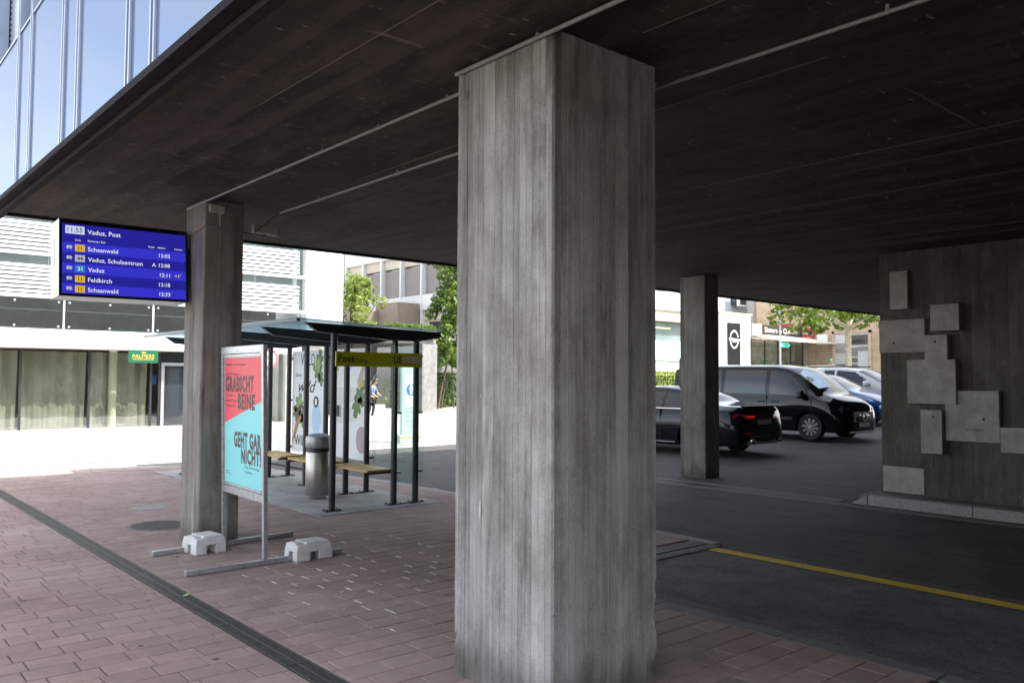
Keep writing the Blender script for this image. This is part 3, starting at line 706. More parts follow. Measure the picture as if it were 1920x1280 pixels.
# covers in the paving
mh = thing('manhole_cover', 'round iron manhole cover in the paving beside the grey column', 'manhole', (3.13, 9.66, 0))
MB().lathe([(0, .004), (.30, .004), (.30, -.02)], (3.13, 9.66, 0), n=40).build('plate', m_iron, mh)
rb = MB()
for k in range(13):
    y_ = -.27+k*.045; w = math.sqrt(max(0, .285**2-y_**2)); rb.box(3.13-w, 3.13+w, 9.66+y_-.010, 9.66+y_+.010, .004, .008)
rb.build('rib', m_iron, mh)
MB().lathe([(.30, .003), (.335, .003), (.335, -.02)], (3.13, 9.66, 0), n=40).build('ring', m_strip, mh)
ic = bx('inspection_cover', m_strip, None, 3.28, 3.66, 10.85, 11.2, -.02, .004, .003); ic.data.materials.clear(); ic.data.materials.append(M('cover_concrete', (.27, .26, .25), .85, var=.2, vscale=12)); tag(ic, 'grey square inspection cover set in the red paving near the road', 'cover')
for (x, y_, s_, c, lb) in ((2.31, 6.45, .03, (.35, .62, .30), 'small green paper scrap lying on the slotted drain'), (3.24, 5.75, .022, (.7, .62, .5), 'pale cigarette butt on red paving left of foreground column'), (3.02, 5.32, .03, (.55, .38, .18), 'brown cigarette butt on red paving near the slotted drain')):
    q = MB().tube([(x, y_, .006), (x+s_*.8, y_+s_*.5, .007)], .005, 6).build('litter', ink('litter', c), None)
    if c[1] > .6 and c[0] < .5:
        bpy.data.objects.remove(q); q = MB().frame_box((x, y_, .001), (.8, .6, 0), (-.6, .8, .1), (0, 0, 1), (-.03, -.012, 0), (.03, .014, .003)).build('litter', ink('litter', c), None)
    tag(q, lb, 'litter')

# ------------------------------------------------------------------ bus shelter
tg = NT('frosted_roof_glass')
_d = tg.n('ShaderNodeBsdfTranslucent', {0: (.62, .74, .80, 1)}).outputs[0]
_g = tg.principled((.42, .52, .57), .12, 0, .6)
_x = tg.n('ShaderNodeMixShader', {0: .45, 1: _d, 2: _g}).outputs[0]
_t = tg.n('ShaderNodeBsdfTransparent', {0: (.75, .86, .9, 1)}).outputs[0]
m_roofg = tg.done(tg.n('ShaderNodeMixShader', {0: .45, 1: _x, 2: _t}).outputs[0])
m_wood = M('bench_wood', (.50, .30, .10), .5, 0, var=.25, vscale=6, stretch=(30, .8, 30))
sh = thing('bus_shelter', 'dark steel and glass bus shelter with lime name band and poster panels', 'bus shelter', (5.8, 12, 0))
pad = bx('shelter_pad', M('pad_concrete', (.33, .325, .315), .85, var=.25, vscale=3, bump=.004, bscale=60, dirt=.6), None, 4.80, 6.62, 9.06, 15.2, -.04, .006, kind='structure')
YS = [9.32, 10.58, 11.82, 13.12, 14.40]
def post_(x, y_, zt_, r=.042):
    MB().tube([(x, y_, .0), (x, y_, zt_)], r, 14).build('post', m_dark, sh, smooth=True)
    b = MB().box(x-.11, x+.11, y_-.055, y_+.055, .007, .02)
    for a in (-.085, .085):
        for c in (-.035, .035): b.lathe([(0, .035), (.011, .033), (.011, .02)], (x+a, y_+c, 0), n=8)
    b.build('foot_plate', m_dark, sh)
for k, y_ in enumerate(YS):
    for x in (6.0, 6.34): post_(x, y_, 2.19)
    MB().box(6.0, 6.34, y_-.03, y_+.03, .008, .018).build('base_bar', m_dark, sh)
    if k in (0, 4): post_(5.10, y_, 2.22)
    MB().prism([(4.69, 2.335), (4.86, 2.225), (5.95, 2.15), (6.36, 2.15), (6.72, 2.215), (6.72, 2.285)], (0, y_, 0), (1, 0, 0), (0, 0, 1), (0, 1, 0), -.035, .035).build('roof_beam', m_dark, sh, bevel=.004)
for k in range(6):
    ya = [9.26]+YS; yb = YS+[15.1]
    a, b = ya[k]+.006, yb[k]-.006
    MB().add([(4.56, a, 2.372), (6.69, a, 2.296), (6.69, b, 2.296), (4.56, b, 2.372), (4.56, a, 2.386), (6.69, a, 2.310), (6.69, b, 2.310), (4.56, b, 2.386)],
             [(0, 3, 2, 1), (4, 5, 6, 7), (0, 1, 5, 4), (1, 2, 6, 5), (2, 3, 7, 6), (3, 0, 4, 7)]).build('roof_pane', m_roofg, sh)
for x, z in ((4.58, 2.355), (6.66, 2.262)):
    MB().box(x-.02, x+.02, 9.26, 15.1, z-.014, z+.012).build('roof_rail', m_dark, sh)
for k in range(4):
    a, b = YS[k]+.06, YS[k+1]-.06
    bx('back_pane', m_glass, sh, 6.394, 6.404, a, b, .30, 2.10)
    for z in (.5, 1.28, 1.98):
        for q in (a, b):
            MB().lathe([(0, -.03), (.016, -.03), (.016, .03), (0, .03)], (6.39, q, z), (1, 0, 0), 10).build('pane_clamp', m_black, sh)
bx('end_pane', m_glass, sh, 5.96, 6.43, 9.262, 9.272, .28, 2.10)
for z in (.42, 1.20, 1.95):
    for x in (6.0, 6.34):
        MB().lathe([(0, -.02), (.016, -.02), (.016, .05), (0, .05)], (x+.045, 9.262, z), (0, 1, 0), 10).build('pane_clamp', m_galv, sh)
# name band
nb = bx('name_band', m_lime, sh, 5.08, 6.37, 9.232, 9.248, 1.80, 1.985)
fo, fx, fz = (5.08, 9.2305, 1.80), (1, 0, 0), (0, 0, 1)
text(nb, 'Post', m_ink, fo, fx, fz, .03, .055, .085, bold=.02); text(nb, 'Vaduz', ink('grey_ink', (.06, .07, .02)), fo, fx, fz, .25, .055, .055)
text(nb, 'LIE', m_ink, fo, fx, fz, .85, .055, .085, .115, bold=.03); text(nb, 'MOBIL', ink('silver_ink', (.85, .87, .86)), fo, fx, fz, .975, .055, .085, .285, bold=.02, shear=.25)
MB().flat([(.40, .052), (.46, .050), (.46, .056), (.44, .068), (.41, .066)], fo, fx, fz).build('tram_symbol', ink('grey_ink2', (.2, .22, .12)), nb)
# benches
for a, b in ((9.42, 10.48), (10.72, 11.72), (11.96, 13.0)):
    bn = MB()
    for q in range(4): bn.box(5.66+q*.105, 5.66+q*.105+.097, a, b, .425, .455)
    bn.build('bench_seat', m_wood, sh, bevel=.004)
    for y_ in (a+.03, b-.06): bx('bench_bracket', m_dark, sh, 5.64, 6.10, y_, y_+.03, .395, .424)
# posters in the back wall
m_g1 = ink('leaf_print', (.10, .19, .06)); m_g2 = ink('leaf_print_light', (.26, .36, .14)); m_br = ink('brown_print', (.10, .06, .035)); m_or = ink('ochre_print', (.40, .20, .09)); m_sk = ink('blue_print', (.42, .62, .82)); m_pk = ink('mauve_print', (.42, .33, .38)); m_be = ink('buff_print', (.45, .40, .28)); m_lw = ink('grey_print', (.3, .3, .3)); m_yw = ink('yellow_print', (.5, .42, .06))
def leafp(mb, cx, cy_, s, ang, o, ex, ey, lobes=5):
    P = []
    for k in range(lobes*4):
        a = 2*math.pi*k/(lobes*4); r = s*(.55+.45*abs(math.cos(lobes*a/2)))*(1 if k % 2 else .88)*(.6+.4*abs(math.cos(a)))
        P.append((cx+r*math.cos(a+ang), cy_+r*math.sin(a+ang)))
    mb.flat(P, o, ex, ey)
def poster(y1, y0, which):
    p_ = bx('poster_panel', m_paper, sh, 6.372, 6.384, y0, y1, .44, 2.10)
    o = Vector((6.3705, y1, .44)); ex, ey = (0, -1, 0), (0, 0, 1); n = Vector((-.0007, 0, 0)); w = y1-y0
    def prt(fn, m, lay=1): b = MB(); fn(b, o+n*lay); b.build('print', m, p_)
    if which == 0:
        text(p_, 'WILD', m_ink, o+n, ex, ey, .30, 1.42, .19, .50); text(p_, 'wild', m_ink, o+n*3, ex, ey, .24, .98, .20, .62, shear=.45); text(p_, 'Das ist', m_ink, o+n*3, ex, ey, .12, 1.24, .05, .22, shear=.5)
        text(p_, 'WILD', m_ink, o+n*3, ex, ey, .12, .10, .17, .50)
        prt(lambda b, q: [leafp(b, *v, q, ex, ey) for v in ((.25, .78, .22, 1.2), (.42, .62, .2, .4), (.40, .5, .16, -.6), (.16, .62, .17, 2.2))], m_g1)
        prt(lambda b, q: [leafp(b, *v, q, ex, ey) for v in ((.28, .82, .15, 1.2), (.90, 1.42, .15, 1.2))], m_g2, 2)
        prt(lambda b, q: [leafp(b, *v, q, ex, ey) for v in ((.95, 1.5, .2, 1.4), (.88, 1.32, .2, -1.1), (1.0, 1.2, .14, -1.4))], m_g1, 1)
        prt(lambda b, q: ringpoly(b, .10, .17, q, ex, ey, 24, -.6, 3.6, .34, .60), m_br, 3)
        prt(lambda b, q: b.flat([(.06, .2), (.12, .22), (.28, .48), (.36, .56), (.30, .60), (.14, .46)], q, ex, ey), m_or, 3)
        prt(lambda b, q: b.flat([(.02, .14), (.05, .12), (.2, .34), (.22, .42), (.1, .36)], q, ex, ey), m_be, 2)
        prt(lambda b, q: b.flat(circle(.19, 26, .86, .56, .85, 1.25), q, ex, ey), m_sk, 1)
        prt(lambda b, q: b.flat(circle(.09, 24, .85, .83), q, ex, ey), m_ink, 2)
        prt(lambda b, q: b.flat([(.815, .78), (.885, .78), (.885, .88), (.815, .88)], q, ex, ey), m_paper, 3)
    else:
        prt(lambda b, q: [leafp(b, *v, q, ex, ey) for v in ((.14, 1.38, .2, -1.3), (.08, 1.52, .16, 1.9))], m_g2)
        prt(lambda b, q: [leafp(b, *v, q, ex, ey) for v in ((.95, .95, .2, -1.2), (.84, .80, .22, -1.9), (1.05, 1.12, .1, .4))], m_g1)
        prt(lambda b, q: b.flat([(.86, 1.08), (1.06, 1.10), (1.0, 1.24), (1.09, 1.52), (1.03, 1.54), (.92, 1.30), (.84, 1.18)], q, ex, ey), m_be, 2)
        prt(lambda b, q: b.flat([(.88, 1.07), (1.0, 1.08), (1.0, 1.16), (.93, 1.17)], q, ex, ey), m_yw, 3)
        prt(lambda b, q: b.flat(circle(.16, 26, .98, .30, 1, 1.25), q, ex, ey), m_pk)
        for k in range(16):
            if k != 8: prt(lambda b, q: b.flat([(.18, 1.06-k*.034), (.18, 1.052-k*.034), (.80 if k not in (7, 15) else .4, 1.052-k*.034), (.80 if k not in (7, 15) else .4, 1.06-k*.034)], q, ex, ey), m_lw)
        prt(lambda b, q: b.flat([(.08, .62), (.36, .62), (.36, .80), (.08, .80)], q, ex, ey), m_lw, 1)
        prt(lambda b, q: b.flat([(.18, .63), (.30, .63), (.30, .79), (.18, .79)], q, ex, ey), m_ink, 2)
        prt(lambda b, q: b.flat(circle(.09, 22, .62, 1.44), q, ex, ey), m_sk)
poster(13.06, 11.90, 0)
poster(11.76, 10.64, 1)

# litter bin
bn = thing('litter_bin', 'round stainless steel litter bin with grey domed lid under the bus shelter', 'bin', (5.5, 10.45, 0))
MB().lathe([(0, .05), (.165, .05), (.172, .06), (.172, .63), (.165, .64), (0, .64)], (5.5, 10.45, 0), n=36).build('drum', m_steel, bn, smooth=True)
MB().lathe([(0, .63), (.162, .63), (.162, .72), (0, .72)], (5.5, 10.45, 0), n=30).build('opening', m_black, bn, smooth=True)
MB().lathe([(.172, .70), (.176, .71), (.176, .83), (.165, .855), (.10, .885), (0, .893)], (5.5, 10.45, 0), n=36).build('lid', m_lid, bn, smooth=True)
bx('mounting_post', m_galv, bn, 5.60, 5.66, 10.34, 10.40, 0, .86, .004)
lm = MB().box(5.655, 5.70, 10.36, 10.44, .66, .84).build('lock_box', m_lid, bn, bevel=.005)

# info stele across the bus lane
stl = thing('info_stele', 'white glass information pillar with round blue sign across the bus lane', 'information pillar', (12.4, 18.6, 0))
bx('base', m_conc, stl, 12.05, 12.75, 18.45, 18.85, -.04, .17, .01)
m_stl = M('stele_white', (.42, .50, .54), .25, 0, var=.02)
bx('slab', m_stl, stl, 12.20, 12.68, 18.58, 18.68, .17, 2.02, .012)
so_, sx_, sz_ = (12.20, 18.5775, .17), (1, 0, 0), (0, 0, 1); m_bl = ink('sign_blue', (.02, .12, .50))
pl_ = MB().flat([(.10, .72), (.44, .72), (.44, 1.58), (.10, 1.58)], so_, sx_, sz_).build('plate', m_paper, stl)
MB().flat(circle(.16, 30, .28, 1.18), (12.20, 18.576, .17), sx_, sz_).build('round_sign', m_bl, stl)
MB().flat([(.25, 1.06), (.31, 1.06), (.32, 1.2), (.35, 1.2), (.31, 1.27), (.25, 1.27), (.21, 1.2), (.24, 1.2)], (12.20, 18.575, .17), sx_, sz_).flat(circle(.03, 12, .28, 1.30), (12.20, 18.575, .17), sx_, sz_).build('pedestrian_symbol', m_paper, stl)
text(stl, 'ZONE', m_gray, (12.20, 18.575, .17), sx_, sz_, .16, 1.45, .06, .24)
for k, s_ in enumerate(('6h - 11h', 'Anlieferung', 'gestattet', 'Mo - Sa', 'Parkieren', 'verboten')): text(stl, s_, m_gray, (12.20, 18.575, .17), sx_, sz_, .13, .82-k*.12, .04, .30)
bx('yellow_band', m_yel, stl, 12.06, 12.74, 18.445, 18.449, .10, .12)

# no-entry style round sign
ns = thing('round_road_sign', 'round red-rimmed road sign on a grey pole beyond the bus shelter', 'road sign', (11.98, 26.4, 0))
MB().tube([(11.98, 26.4, 0), (11.98, 26.4, 2.7)], .035, 10).build('pole', m_white, ns, smooth=True)
MB().lathe([(0, .0), (.33, .0), (.33, .02), (0, .02)], (11.98, 26.35, 2.30), (0, -1, 0), 30).build('disc', m_white, ns)
ringpoly(MB(), .24, .33, (11.98, 26.328, 2.30), (1, 0, 0), (0, 0, 1)).build('red_rim', ink('sign_red', (.6, .02, .02)), ns)
MB().prism([(-.22, -.03), (.22, -.03), (.22, .03), (-.22, .03)], (11.98, 26.328, 2.30), (.7, 0, -.7), (.7, 0, .7), (0, -1, 0), 0, .002).build('slash', ink('sign_red2', (.6, .02, .02)), ns)

# ------------------------------------------------------------------ shop building across the square
YF = 27.75
sb_ = thing('shop_building', 'white building with shop windows, glass balustrade and slatted blinds across the square', 'building', (8, YF, 0))
m_shopg = glass('shop_glass', (.84, .86, .82), base=.16, bump=.002)
m_shade = M('shop_interior', (.34, .34, .27), .9, var=.15, vscale=1.2)
m_foil = M('dust_sheet', (.40, .395, .35), .6, var=.25, vscale=1.1, stretch=(1.6, 1, .8))
m_grn = ink('green_sign', (.0, .085, .035)); m_gold = ink('gold_print', (.50, .36, .06)); m_blade = M('white_blade', (.80, .81, .80), .4, 0, var=.03)
m_tint = M('tinted_glazing', (.20, .25, .25), .12, 0, var=.15, vscale=.8, spec=.8)
bx('plinth', m_conc, sb_, 1.2, 13.4, YF-.12, YF+.3, -.05, .09)
bx('interior_floor', m_conc, sb_, 1.2, 13, YF+.3, YF+5, -.04, .10)
bx('interior_back', m_shade, sb_, 1.2, 13, YF+4.2, YF+5, .1, 2.6)
bx('interior_ceiling', m_shade, sb_, 1.2, 13, YF+.02, YF+5, 2.56, 2.62)
mullx = [1.28, 3.12, 4.98, 6.83, 8.64, 8.90]
for a, b in zip(mullx, mullx[1:]):
    bx('shop_pane', m_shopg, sb_, a+.03, b-.03, YF, YF+.015, .10, 2.44)
for a in mullx: bx('window_mullion', m_dark, sb_, a-.03, a+.03, YF-.04, YF+.05, .09, 2.50)
r5 = random.Random(5)
for a, b in zip(mullx[:-2], mullx[1:-1]):        # dust sheets hung inside the windows
    n = 46; V = []; F = []
    for k in range(n+1):
        x = a+.05+(b-a-.1)*k/n
        for q, z in enumerate((.12, .8, 1.5, 2.42)): V.append((x, YF+.35+.018*math.sin(k*1.7+r5.random())+.03*q*math.sin(k*.5)-.02*q, z-(.15*abs(math.sin(k*.21)) if q == 0 else 0)*0))
    for k in range(n):
        for q in range(3): F.append((k*4+q, k*4+4+q, k*4+5+q, k*4+1+q))
    MB().add(V, F).build('dust_sheet', m_foil, sb_, smooth='all')
MB().lathe([(.12, .1), (.12, 2.55)], (7.56, YF+.22, 0), n=20).build('inner_column', M('cream_column', (.72, .74, .62), .7, var=.02), sb_, smooth=True)
# door bay
bx('door_surround', m_galv, sb_, 8.95, 9.05, YF-.05, YF+.08, .06, 2.13); bx('door_surround', m_galv, sb_, 10.35, 10.45, YF-.05, YF+.08, .06, 2.13); bx('door_surround', m_galv, sb_, 9.05, 10.35, YF-.05, YF+.08, 2.03, 2.13)
dd = bx('door', m_win, sb_, 9.06, 10.34, YF, YF+.03, .08, 2.02); bx('handle', m_white, dd, 9.95, 10.25, YF-.05, YF-.02, 1.44, 1.48)
bx('fanlight', m_win, sb_, 8.94, 10.6, YF+.01, YF+.04, 2.135, 2.46)
bx('side_wall', m_conc, sb_, 10.62, 13.4, YF+1.6, YF+2.0, .09, 2.5)
bx('recess_jamb', m_grey, sb_, 10.5, 10.62, YF+.05, YF+1.6, .09, 2.5)
bx('blue_notice', ink('blue_notice', (.04, .12, .42)), sb_, 8.70, 8.84, YF+.06, YF+.08, 1.42, 1.72)
bx('fascia', m_white, sb_, 1.2, 13.6, YF-.55, YF+.5, 2.50, 3.04, .01)
bx('fascia_soffit', M('fascia_soffit', (.55, .50, .44), .7), sb_, 1.2, 13.6, YF-.5, YF+.0, 2.485, 2.498)
bx('terrace_wall', m_conc, sb_, 1.2, 13.6, YF+1.6, YF+1.8, 3.05, 4.2)
bx('terrace_floor', m_grey, sb_, 1.2, 13.6, YF-.4, YF+1.6, 3.042, 3.06)
m_bal = glass('balustrade_glass', (.70, .72, .70), base=.05)
for k in range(2, 7):
    x0 = -4.2+k*2.555-.03
    bx('balustrade_pane', m_bal, sb_, x0+.03, x0+2.525, YF-.40, YF-.385, 3.10, 3.93)
    bx('balustrade_post', m_white, sb_, x0-.02, x0+.02, YF-.42, YF-.36, 3.04, 3.98)
    for q in (.14, 1.27, 2.41):
        for z in (3.14, 3.86): MB().lathe([(0, -.03), (.035, -.03), (.035, .02), (0, .02)], (x0+q, YF-.40, z), (0, 1, 0), 10).build('glass_clamp', m_galv, sb_)
bx('handrail', m_galv, sb_, 1.2, 13.6, YF-.36, YF-.32, 3.60, 3.63)
bx('transom', m_white, sb_, 1.2, 13.95, YF-.46, YF-.34, 3.96, 4.06)
bx('upper_glazing', m_tint, sb_, 1.2, 13.88, YF+.0, YF+.1, 4.06, 11.5)
for row in range(4):
    z0 = 4.06+row*1.26
    for ux in range(2, 7):
        x0 = -4.2+ux*2.62; x1 = min(x0+2.56, 13.62); sl_ = MB()
        for q in range(7): sl_.frame_box((x0, YF-.22, z0+.10+q*.125), (1, 0, 0), (0, .45, .89), (0, -.89, .45), (0, -.037, -.004), (x1-x0, .037, .004))
        sl_.build('slatted_blind', m_blade, sb_, kind='stuff')
        for q in (.4, 1.9): MB().box(x0+q, x0+q+.012, YF-.30, YF-.29, z0+.03, z0+1.24).box(x0+q-.03, x0+q+.04, YF-.31, YF-.27, z0-.05, z0+.02).build('blind_arm', m_galv, sb_)
    bx('blind_rail', m_white, sb_, 1.2, 13.92, YF-.34, YF-.22, z0+1.16, z0+1.25)
bx('corner_frame', m_white, sb_, 13.86, 13.93, YF-.30, YF+.1, 4.06, 11.5)
for k in range(16):
    bx('wall_panel', m_wpanel, sb_, 13.935, 15.40, YF-.22, YF+6, 3.30+k*.55, 3.30+k*.55+.542)
bx('panel_core', m_grey, sb_, 14.0, 15.36, YF-.1, YF+5.9, 3.2, 12)
bx('passage_wall', m_conc, sb_, 13.42, 13.7, YF+.3, YF+5, 0, 3.3)
# hanging shop sign
sg_ = bx('hanging_sign', m_grn, sb_, 7.77, 8.66, YF-.62, YF-.58, 2.10, 2.50)
text(sg_, 'PALMERS', m_gold, (7.77, YF-.622, 2.10), (1, 0, 0), (0, 0, 1), .12, .145, .12, .65, bold=.012)
MB().flat([(.13, .10), (.76, .10), (.76, .118), (.13, .118)], (7.77, YF-.622, 2.10), (1, 0, 0), (0, 0, 1)).flat([(.40, .29), (.50, .29), (.53, .35), (.48, .32), (.45, .37), (.42, .32), (.37, .35)], (7.77, YF-.622, 2.10), (1, 0, 0), (0, 0, 1)).build('crown_mark', m_gold, sg_)

# ------------------------------------------------------------------ grey office block behind the square
ob = thing('office_block', 'grey precast office block with deep fins and closed blinds behind the square', 'building', (28, 40, 0))
m_blind = M('closed_blind', (.30, .27, .26), .6, var=.05)
def blindw(x, y0, y1, z0, z1):
    b = MB(); n = int((z1-z0)/.075)
    for k in range(n): b.frame_box((x, y0, z0+k*.075+.037), (0, 1, 0), (.45, 0, .89), (-.89, 0, .45), (0, -.04, -.004), (y1-y0, .04, .004))
    return b.build('window_blind', m_blind, ob, kind='stuff')
bx('core', m_grey, ob, 28.75, 45, 35, 52, 0, 12.9)
FY = [36.25+2.24*k for k in range(7)]
for fz in (6.62, 10.0):
    bx('spandrel', m_bldg, ob, 28.0, 28.8, 34.0, 49.8, fz-.90, fz)
    bx('soffit_band', m_beige, ob, 28.2, 28.78, 34.0, 49.8, fz-1.5, fz-.905)
    for a, b in zip(FY, FY[1:]):
        bx('window_glass', m_win, ob, 28.36, 28.46, a+.10, b-.10, fz+.02, fz+1.85); blindw(28.29, a+.16, b-.12, fz+.04, fz+1.82)
for y_ in FY: bx('fin', m_bldg, ob, 27.97, 28.7, y_-.075, y_+.075, 4.6, 12.9)
bx('plinth_wall', m_beige, ob, 28.3, 28.8, 34, 50, 0, 5.1)
m_orl = M('oriel_concrete', (.20, .165, .13), .85, var=.15, vscale=2)
bx('oriel', m_orl, ob, 26.4, 27.9, 40.8, 43.2, 3.0, 6.1); bx('oriel_band', m_orl, ob, 24.5, 26.38, 42.9, 43.4, 4.1, 5.7); bx('oriel_soffit', m_grey, ob, 24.5, 26.38, 43.45, 47, 3.6, 5.6)
bx('low_window', m_win, ob, 28.25, 28.29, 38.6, 40.2, 3.2, 5.0)
# sunlit side towards the car park
bx('side_spandrel', m_bldg, ob, 28.9, 47, 34.0, 34.9, 6.15, 7.3); bx('side_band', m_beige, ob, 28.9, 47, 34.1, 34.9, 5.45, 6.14)
for k in range(8):
    x0 = 29.2+k*2.2
    bx('side_fin', m_bldg, ob, x0-.09, x0+.09, 33.93, 34.8, 6.16, 12)
    bb = MB()
    for q in range(22): bb.frame_box((x0+.35, 34.5, 7.35+q*.075), (1, 0, 0), (0, .45, .89), (0, -.89, .45), (0, -.04, -.004), (1.7, .04, .004))
    bb.build('side_blind', m_blade, ob, kind='stuff')
    bx('side_window', m_win, ob, x0+.12, x0+2.08, 34.62, 34.7, 7.3, 9.1)
bx('shop_glazing', m_tint, ob, 28.9, 47, 34.55, 34.65, .9, 5.4); bx('frosted_band', M('frosted_band', (.42, .62, .58), .4, var=.03), ob, 29, 46.9, 34.50, 34.54, 2.9, 4.2); bx('shop_sill', m_beige, ob, 28.9, 47, 34.3, 34.9, .6, 2.8)
bx('strip_light', emit('strip_light', (1.4, 1.35, .7), 1.2), ob, 41.9, 43.6, 34.52, 34.54, 4.98, 5.08)

# garden wall with pillar, stair and planting in front of the office block
gw = thing('garden_wall', 'grey concrete wall and pillar carrying a clipped hedge behind the shelter', 'wall', (21, 30.5, 0))
m_gw = board_concrete('garden_wall_concrete', (.24, .235, .23), .1, .16, 'y', (.19, .185, .18), holes=False)
bx('pillar', m_gw, gw, 21.0, 21.8, 30.4, 31.0, -.05, 3.2)
bx('lintel', m_gw, gw, 15.5, 21.8, 30.5, 33.2, 3.22, 3.42)
bx('back_wall', M('shaded_render', (.15, .15, .14), .8, var=.2, vscale=1.2), gw, 15.5, 27, 33.2, 33.5, -.05, 3.6)
bx('side_pier', m_gw, gw, 15.45, 16.3, 30.45, 33, -.05, 3.2)
stn = thing('garden_stair', 'short flight of pale concrete steps under the hedge-topped wall', 'stairs', (19, 30.8, 0))
for k in range(6): bx('step', m_conc, stn, 18.4+k*.05, 20.4-.35*min(k, 3), 30.75+k*.3, 31.06+k*.3+.0, -.05+.0, .17*(k+1), .008)
MB().tube([(18.3, 30.8, 1.0), (19.9, 32.2, 2.1)], .025, 8).build('handrail', m_galv, stn)
pt_ = thing('planter_bed', 'low kerbed planting bed at the foot of the climbing tree', 'planter', (23, 31.6, 0))
bx('kerb', m_conc, pt_, 21.9, 26, 30.9, 31.05, -.05, .18); bx('soil', m_soil, pt_, 21.9, 26, 31.06, 33.1, -.05, .12)

# ------------------------------------------------------------------ foliage
def leaves(b, r, centre, rad3, n, size, shell=.55, up=.35):
    for _ in range(n):
        while True:
            d = Vector((r.gauss(0, 1), r.gauss(0, 1), r.gauss(0, 1)))
            if d.length > .01: break
        d.normalize(); q = r.uniform(shell, 1)**.6
        p = Vector(centre)+Vector((d.x*rad3[0], d.y*rad3[1], d.z*rad3[2]))*q
        nrm = (d+Vector((r.gauss(0, .5), r.gauss(0, .5), up+r.gauss(0, .5)))).normalized()
        a = nrm.orthogonal().normalized(); a = (a*math.cos(k_ := r.uniform(0, 6.28))+nrm.cross(a)*math.sin(k_)); c = nrm.cross(a); s = size*r.uniform(.6, 1.25)
        b.add([p-a*s, p+c*s*.5+nrm*s*.12, p+a*s, p-c*s*.5+nrm*s*.12], [(0, 1, 2, 3)])
def tree(name, label, base, blobs, trunk, mat, bark, size, seed, group=None, den=1.):
    r = random.Random(seed); t = thing(name, label, 'tree', base, group); b = MB()
    for (c, rr, n) in blobs: leaves(b, r, c, rr if isinstance(rr, tuple) else (rr, rr, rr*.8), int(n*den), size)
    b.build('crown', mat, t)
    tb = MB()
    for pts, rs in trunk: tb.tube(pts, rs, 9)
    tb.build('trunk', bark, t, smooth=True)
    return t
r9 = random.Random(9); bl = []
for k in range(46):
    a = r9.uniform(0, 6.28); q = math.sqrt(r9.random())*1.75; z = r9.uniform(3.9, 6.3); w = 1 if z < 5.4 else .6
    bl.append(((19.0+q*w*math.cos(a), 33.2+q*w*math.sin(a), z), r9.uniform(.30, .52), 70))
tree('maple_tree', 'pale green leafy tree beside the white panelled wall', (19.0, 33.2, 0), bl, [([(19, 33.2, 0), (19.05, 33.2, 2), (18.95, 33.15, 4), (19.1, 33.2, 5.8)], [.14, .11, .08, .03]), ([(19, 33.2, 3), (19.6, 33, 4.3), (20.1, 33, 5)], [.07, .05, .02]), ([(19, 33.2, 3.2), (18.4, 33.1, 4.6)], [.06, .02])], m_leafA, m_bark, .105, 21)
bl = []
for k in range(85):
    z = r9.uniform(2.2, 7.8); w = 1.35 if z < 4.2 else .8
    bl.append(((23.5+r9.uniform(-w, w), 31.6+r9.uniform(-.7, .7), z), r9.uniform(.28, .46), 95))
tree('climbing_tree', 'slender glossy tree rising from the planting bed left of the foreground column', (23.3, 31.6, 0), bl, [([(22.7, 31.6, .1), (22.95, 31.6, 1.3), (23.3, 31.6, 2.6), (23.3, 31.6, 7)], [.05, .045, .04, .02]), ([(22.95, 31.7, .1), (23.1, 31.6, 1.2), (23.2, 31.6, 2.6)], [.035, .03, .03]), ([(23.6, 31.5, .1), (23.5, 31.6, 2.5)], [.04, .03])], m_leafB, m_bark, .11, 22)
def hedge(name, label, x0, x1, y0, y1, z0, z1, mat, n, size, seed):
    r = random.Random(seed); t = thing(name, label, 'hedge', ((x0+x1)/2, (y0+y1)/2, z0)); b = MB()
    for _ in range(n):
        f = r.random(); p = Vector((r.uniform(x0, x1), r.uniform(y0, y1), r.uniform(z0, z1)))
        if f < .45: p.y = y0+abs(r.gauss(0, .05)); nn_ = Vector((0, -1, .4))
        elif f < .8: p.z = z1+r.gauss(0, .04); nn_ = Vector((0, 0, 1))
        else: p.x = x0+abs(r.gauss(0, .05)); nn_ = Vector((-1, 0, .4))
        nn_ = (nn_+Vector((r.gauss(0, .5), r.gauss(0, .5), r.gauss(0, .5)))).normalized(); a = nn_.orthogonal().normalized(); a = a*math.cos(k_ := r.uniform(0, 6.28))+nn_.cross(a)*math.sin(k_); c = nn_.cross(a); s = size*r.uniform(.6, 1.3)
        b.add([p-a*s, p+c*s*.55, p+a*s, p-c*s*.55], [(0, 1, 2, 3)])
    b.build('foliage', mat, t)
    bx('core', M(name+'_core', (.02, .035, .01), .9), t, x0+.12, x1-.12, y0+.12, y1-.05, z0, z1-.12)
    return t
hedge('wall_top_hedge', 'clipped green hedge on top of the garden wall above the bus shelter roof', 19.4, 21.7, 30.35, 31.3, 3.43, 3.98, m_leafB, 2600, .06, 31)
bl = []
for k in range(16): bl.append(((19.2+r9.uniform(-.3, 1.6), 32.1+r9.uniform(-.3, .3), r9.uniform(.5, 1.5)), r9.uniform(.22, .34), 60))
tree('stair_shrub', 'dark leafy shrub growing beside the concrete steps', (19.8, 32.1, 0), bl, [([(19.8, 32.1, 0), (19.8, 32.1, 1)], [.04, .02]), ([(19.4, 32.1, 0), (19.3, 32.1, 1)], [.03, .02])], m_leafB, m_bark, .10, 44)
hedge('bed_hedge', 'dark low hedge at the back of the planting bed', 22.2, 26.5, 32.5, 33.1, .3, 1.9, m_leafB, 2600, .07, 32)
hedge('car_park_hedge', 'bright green clipped hedge behind the black saloon', 33, 44, 30, 30.9, .6, 2.05, m_leafC, 9000, .065, 33)

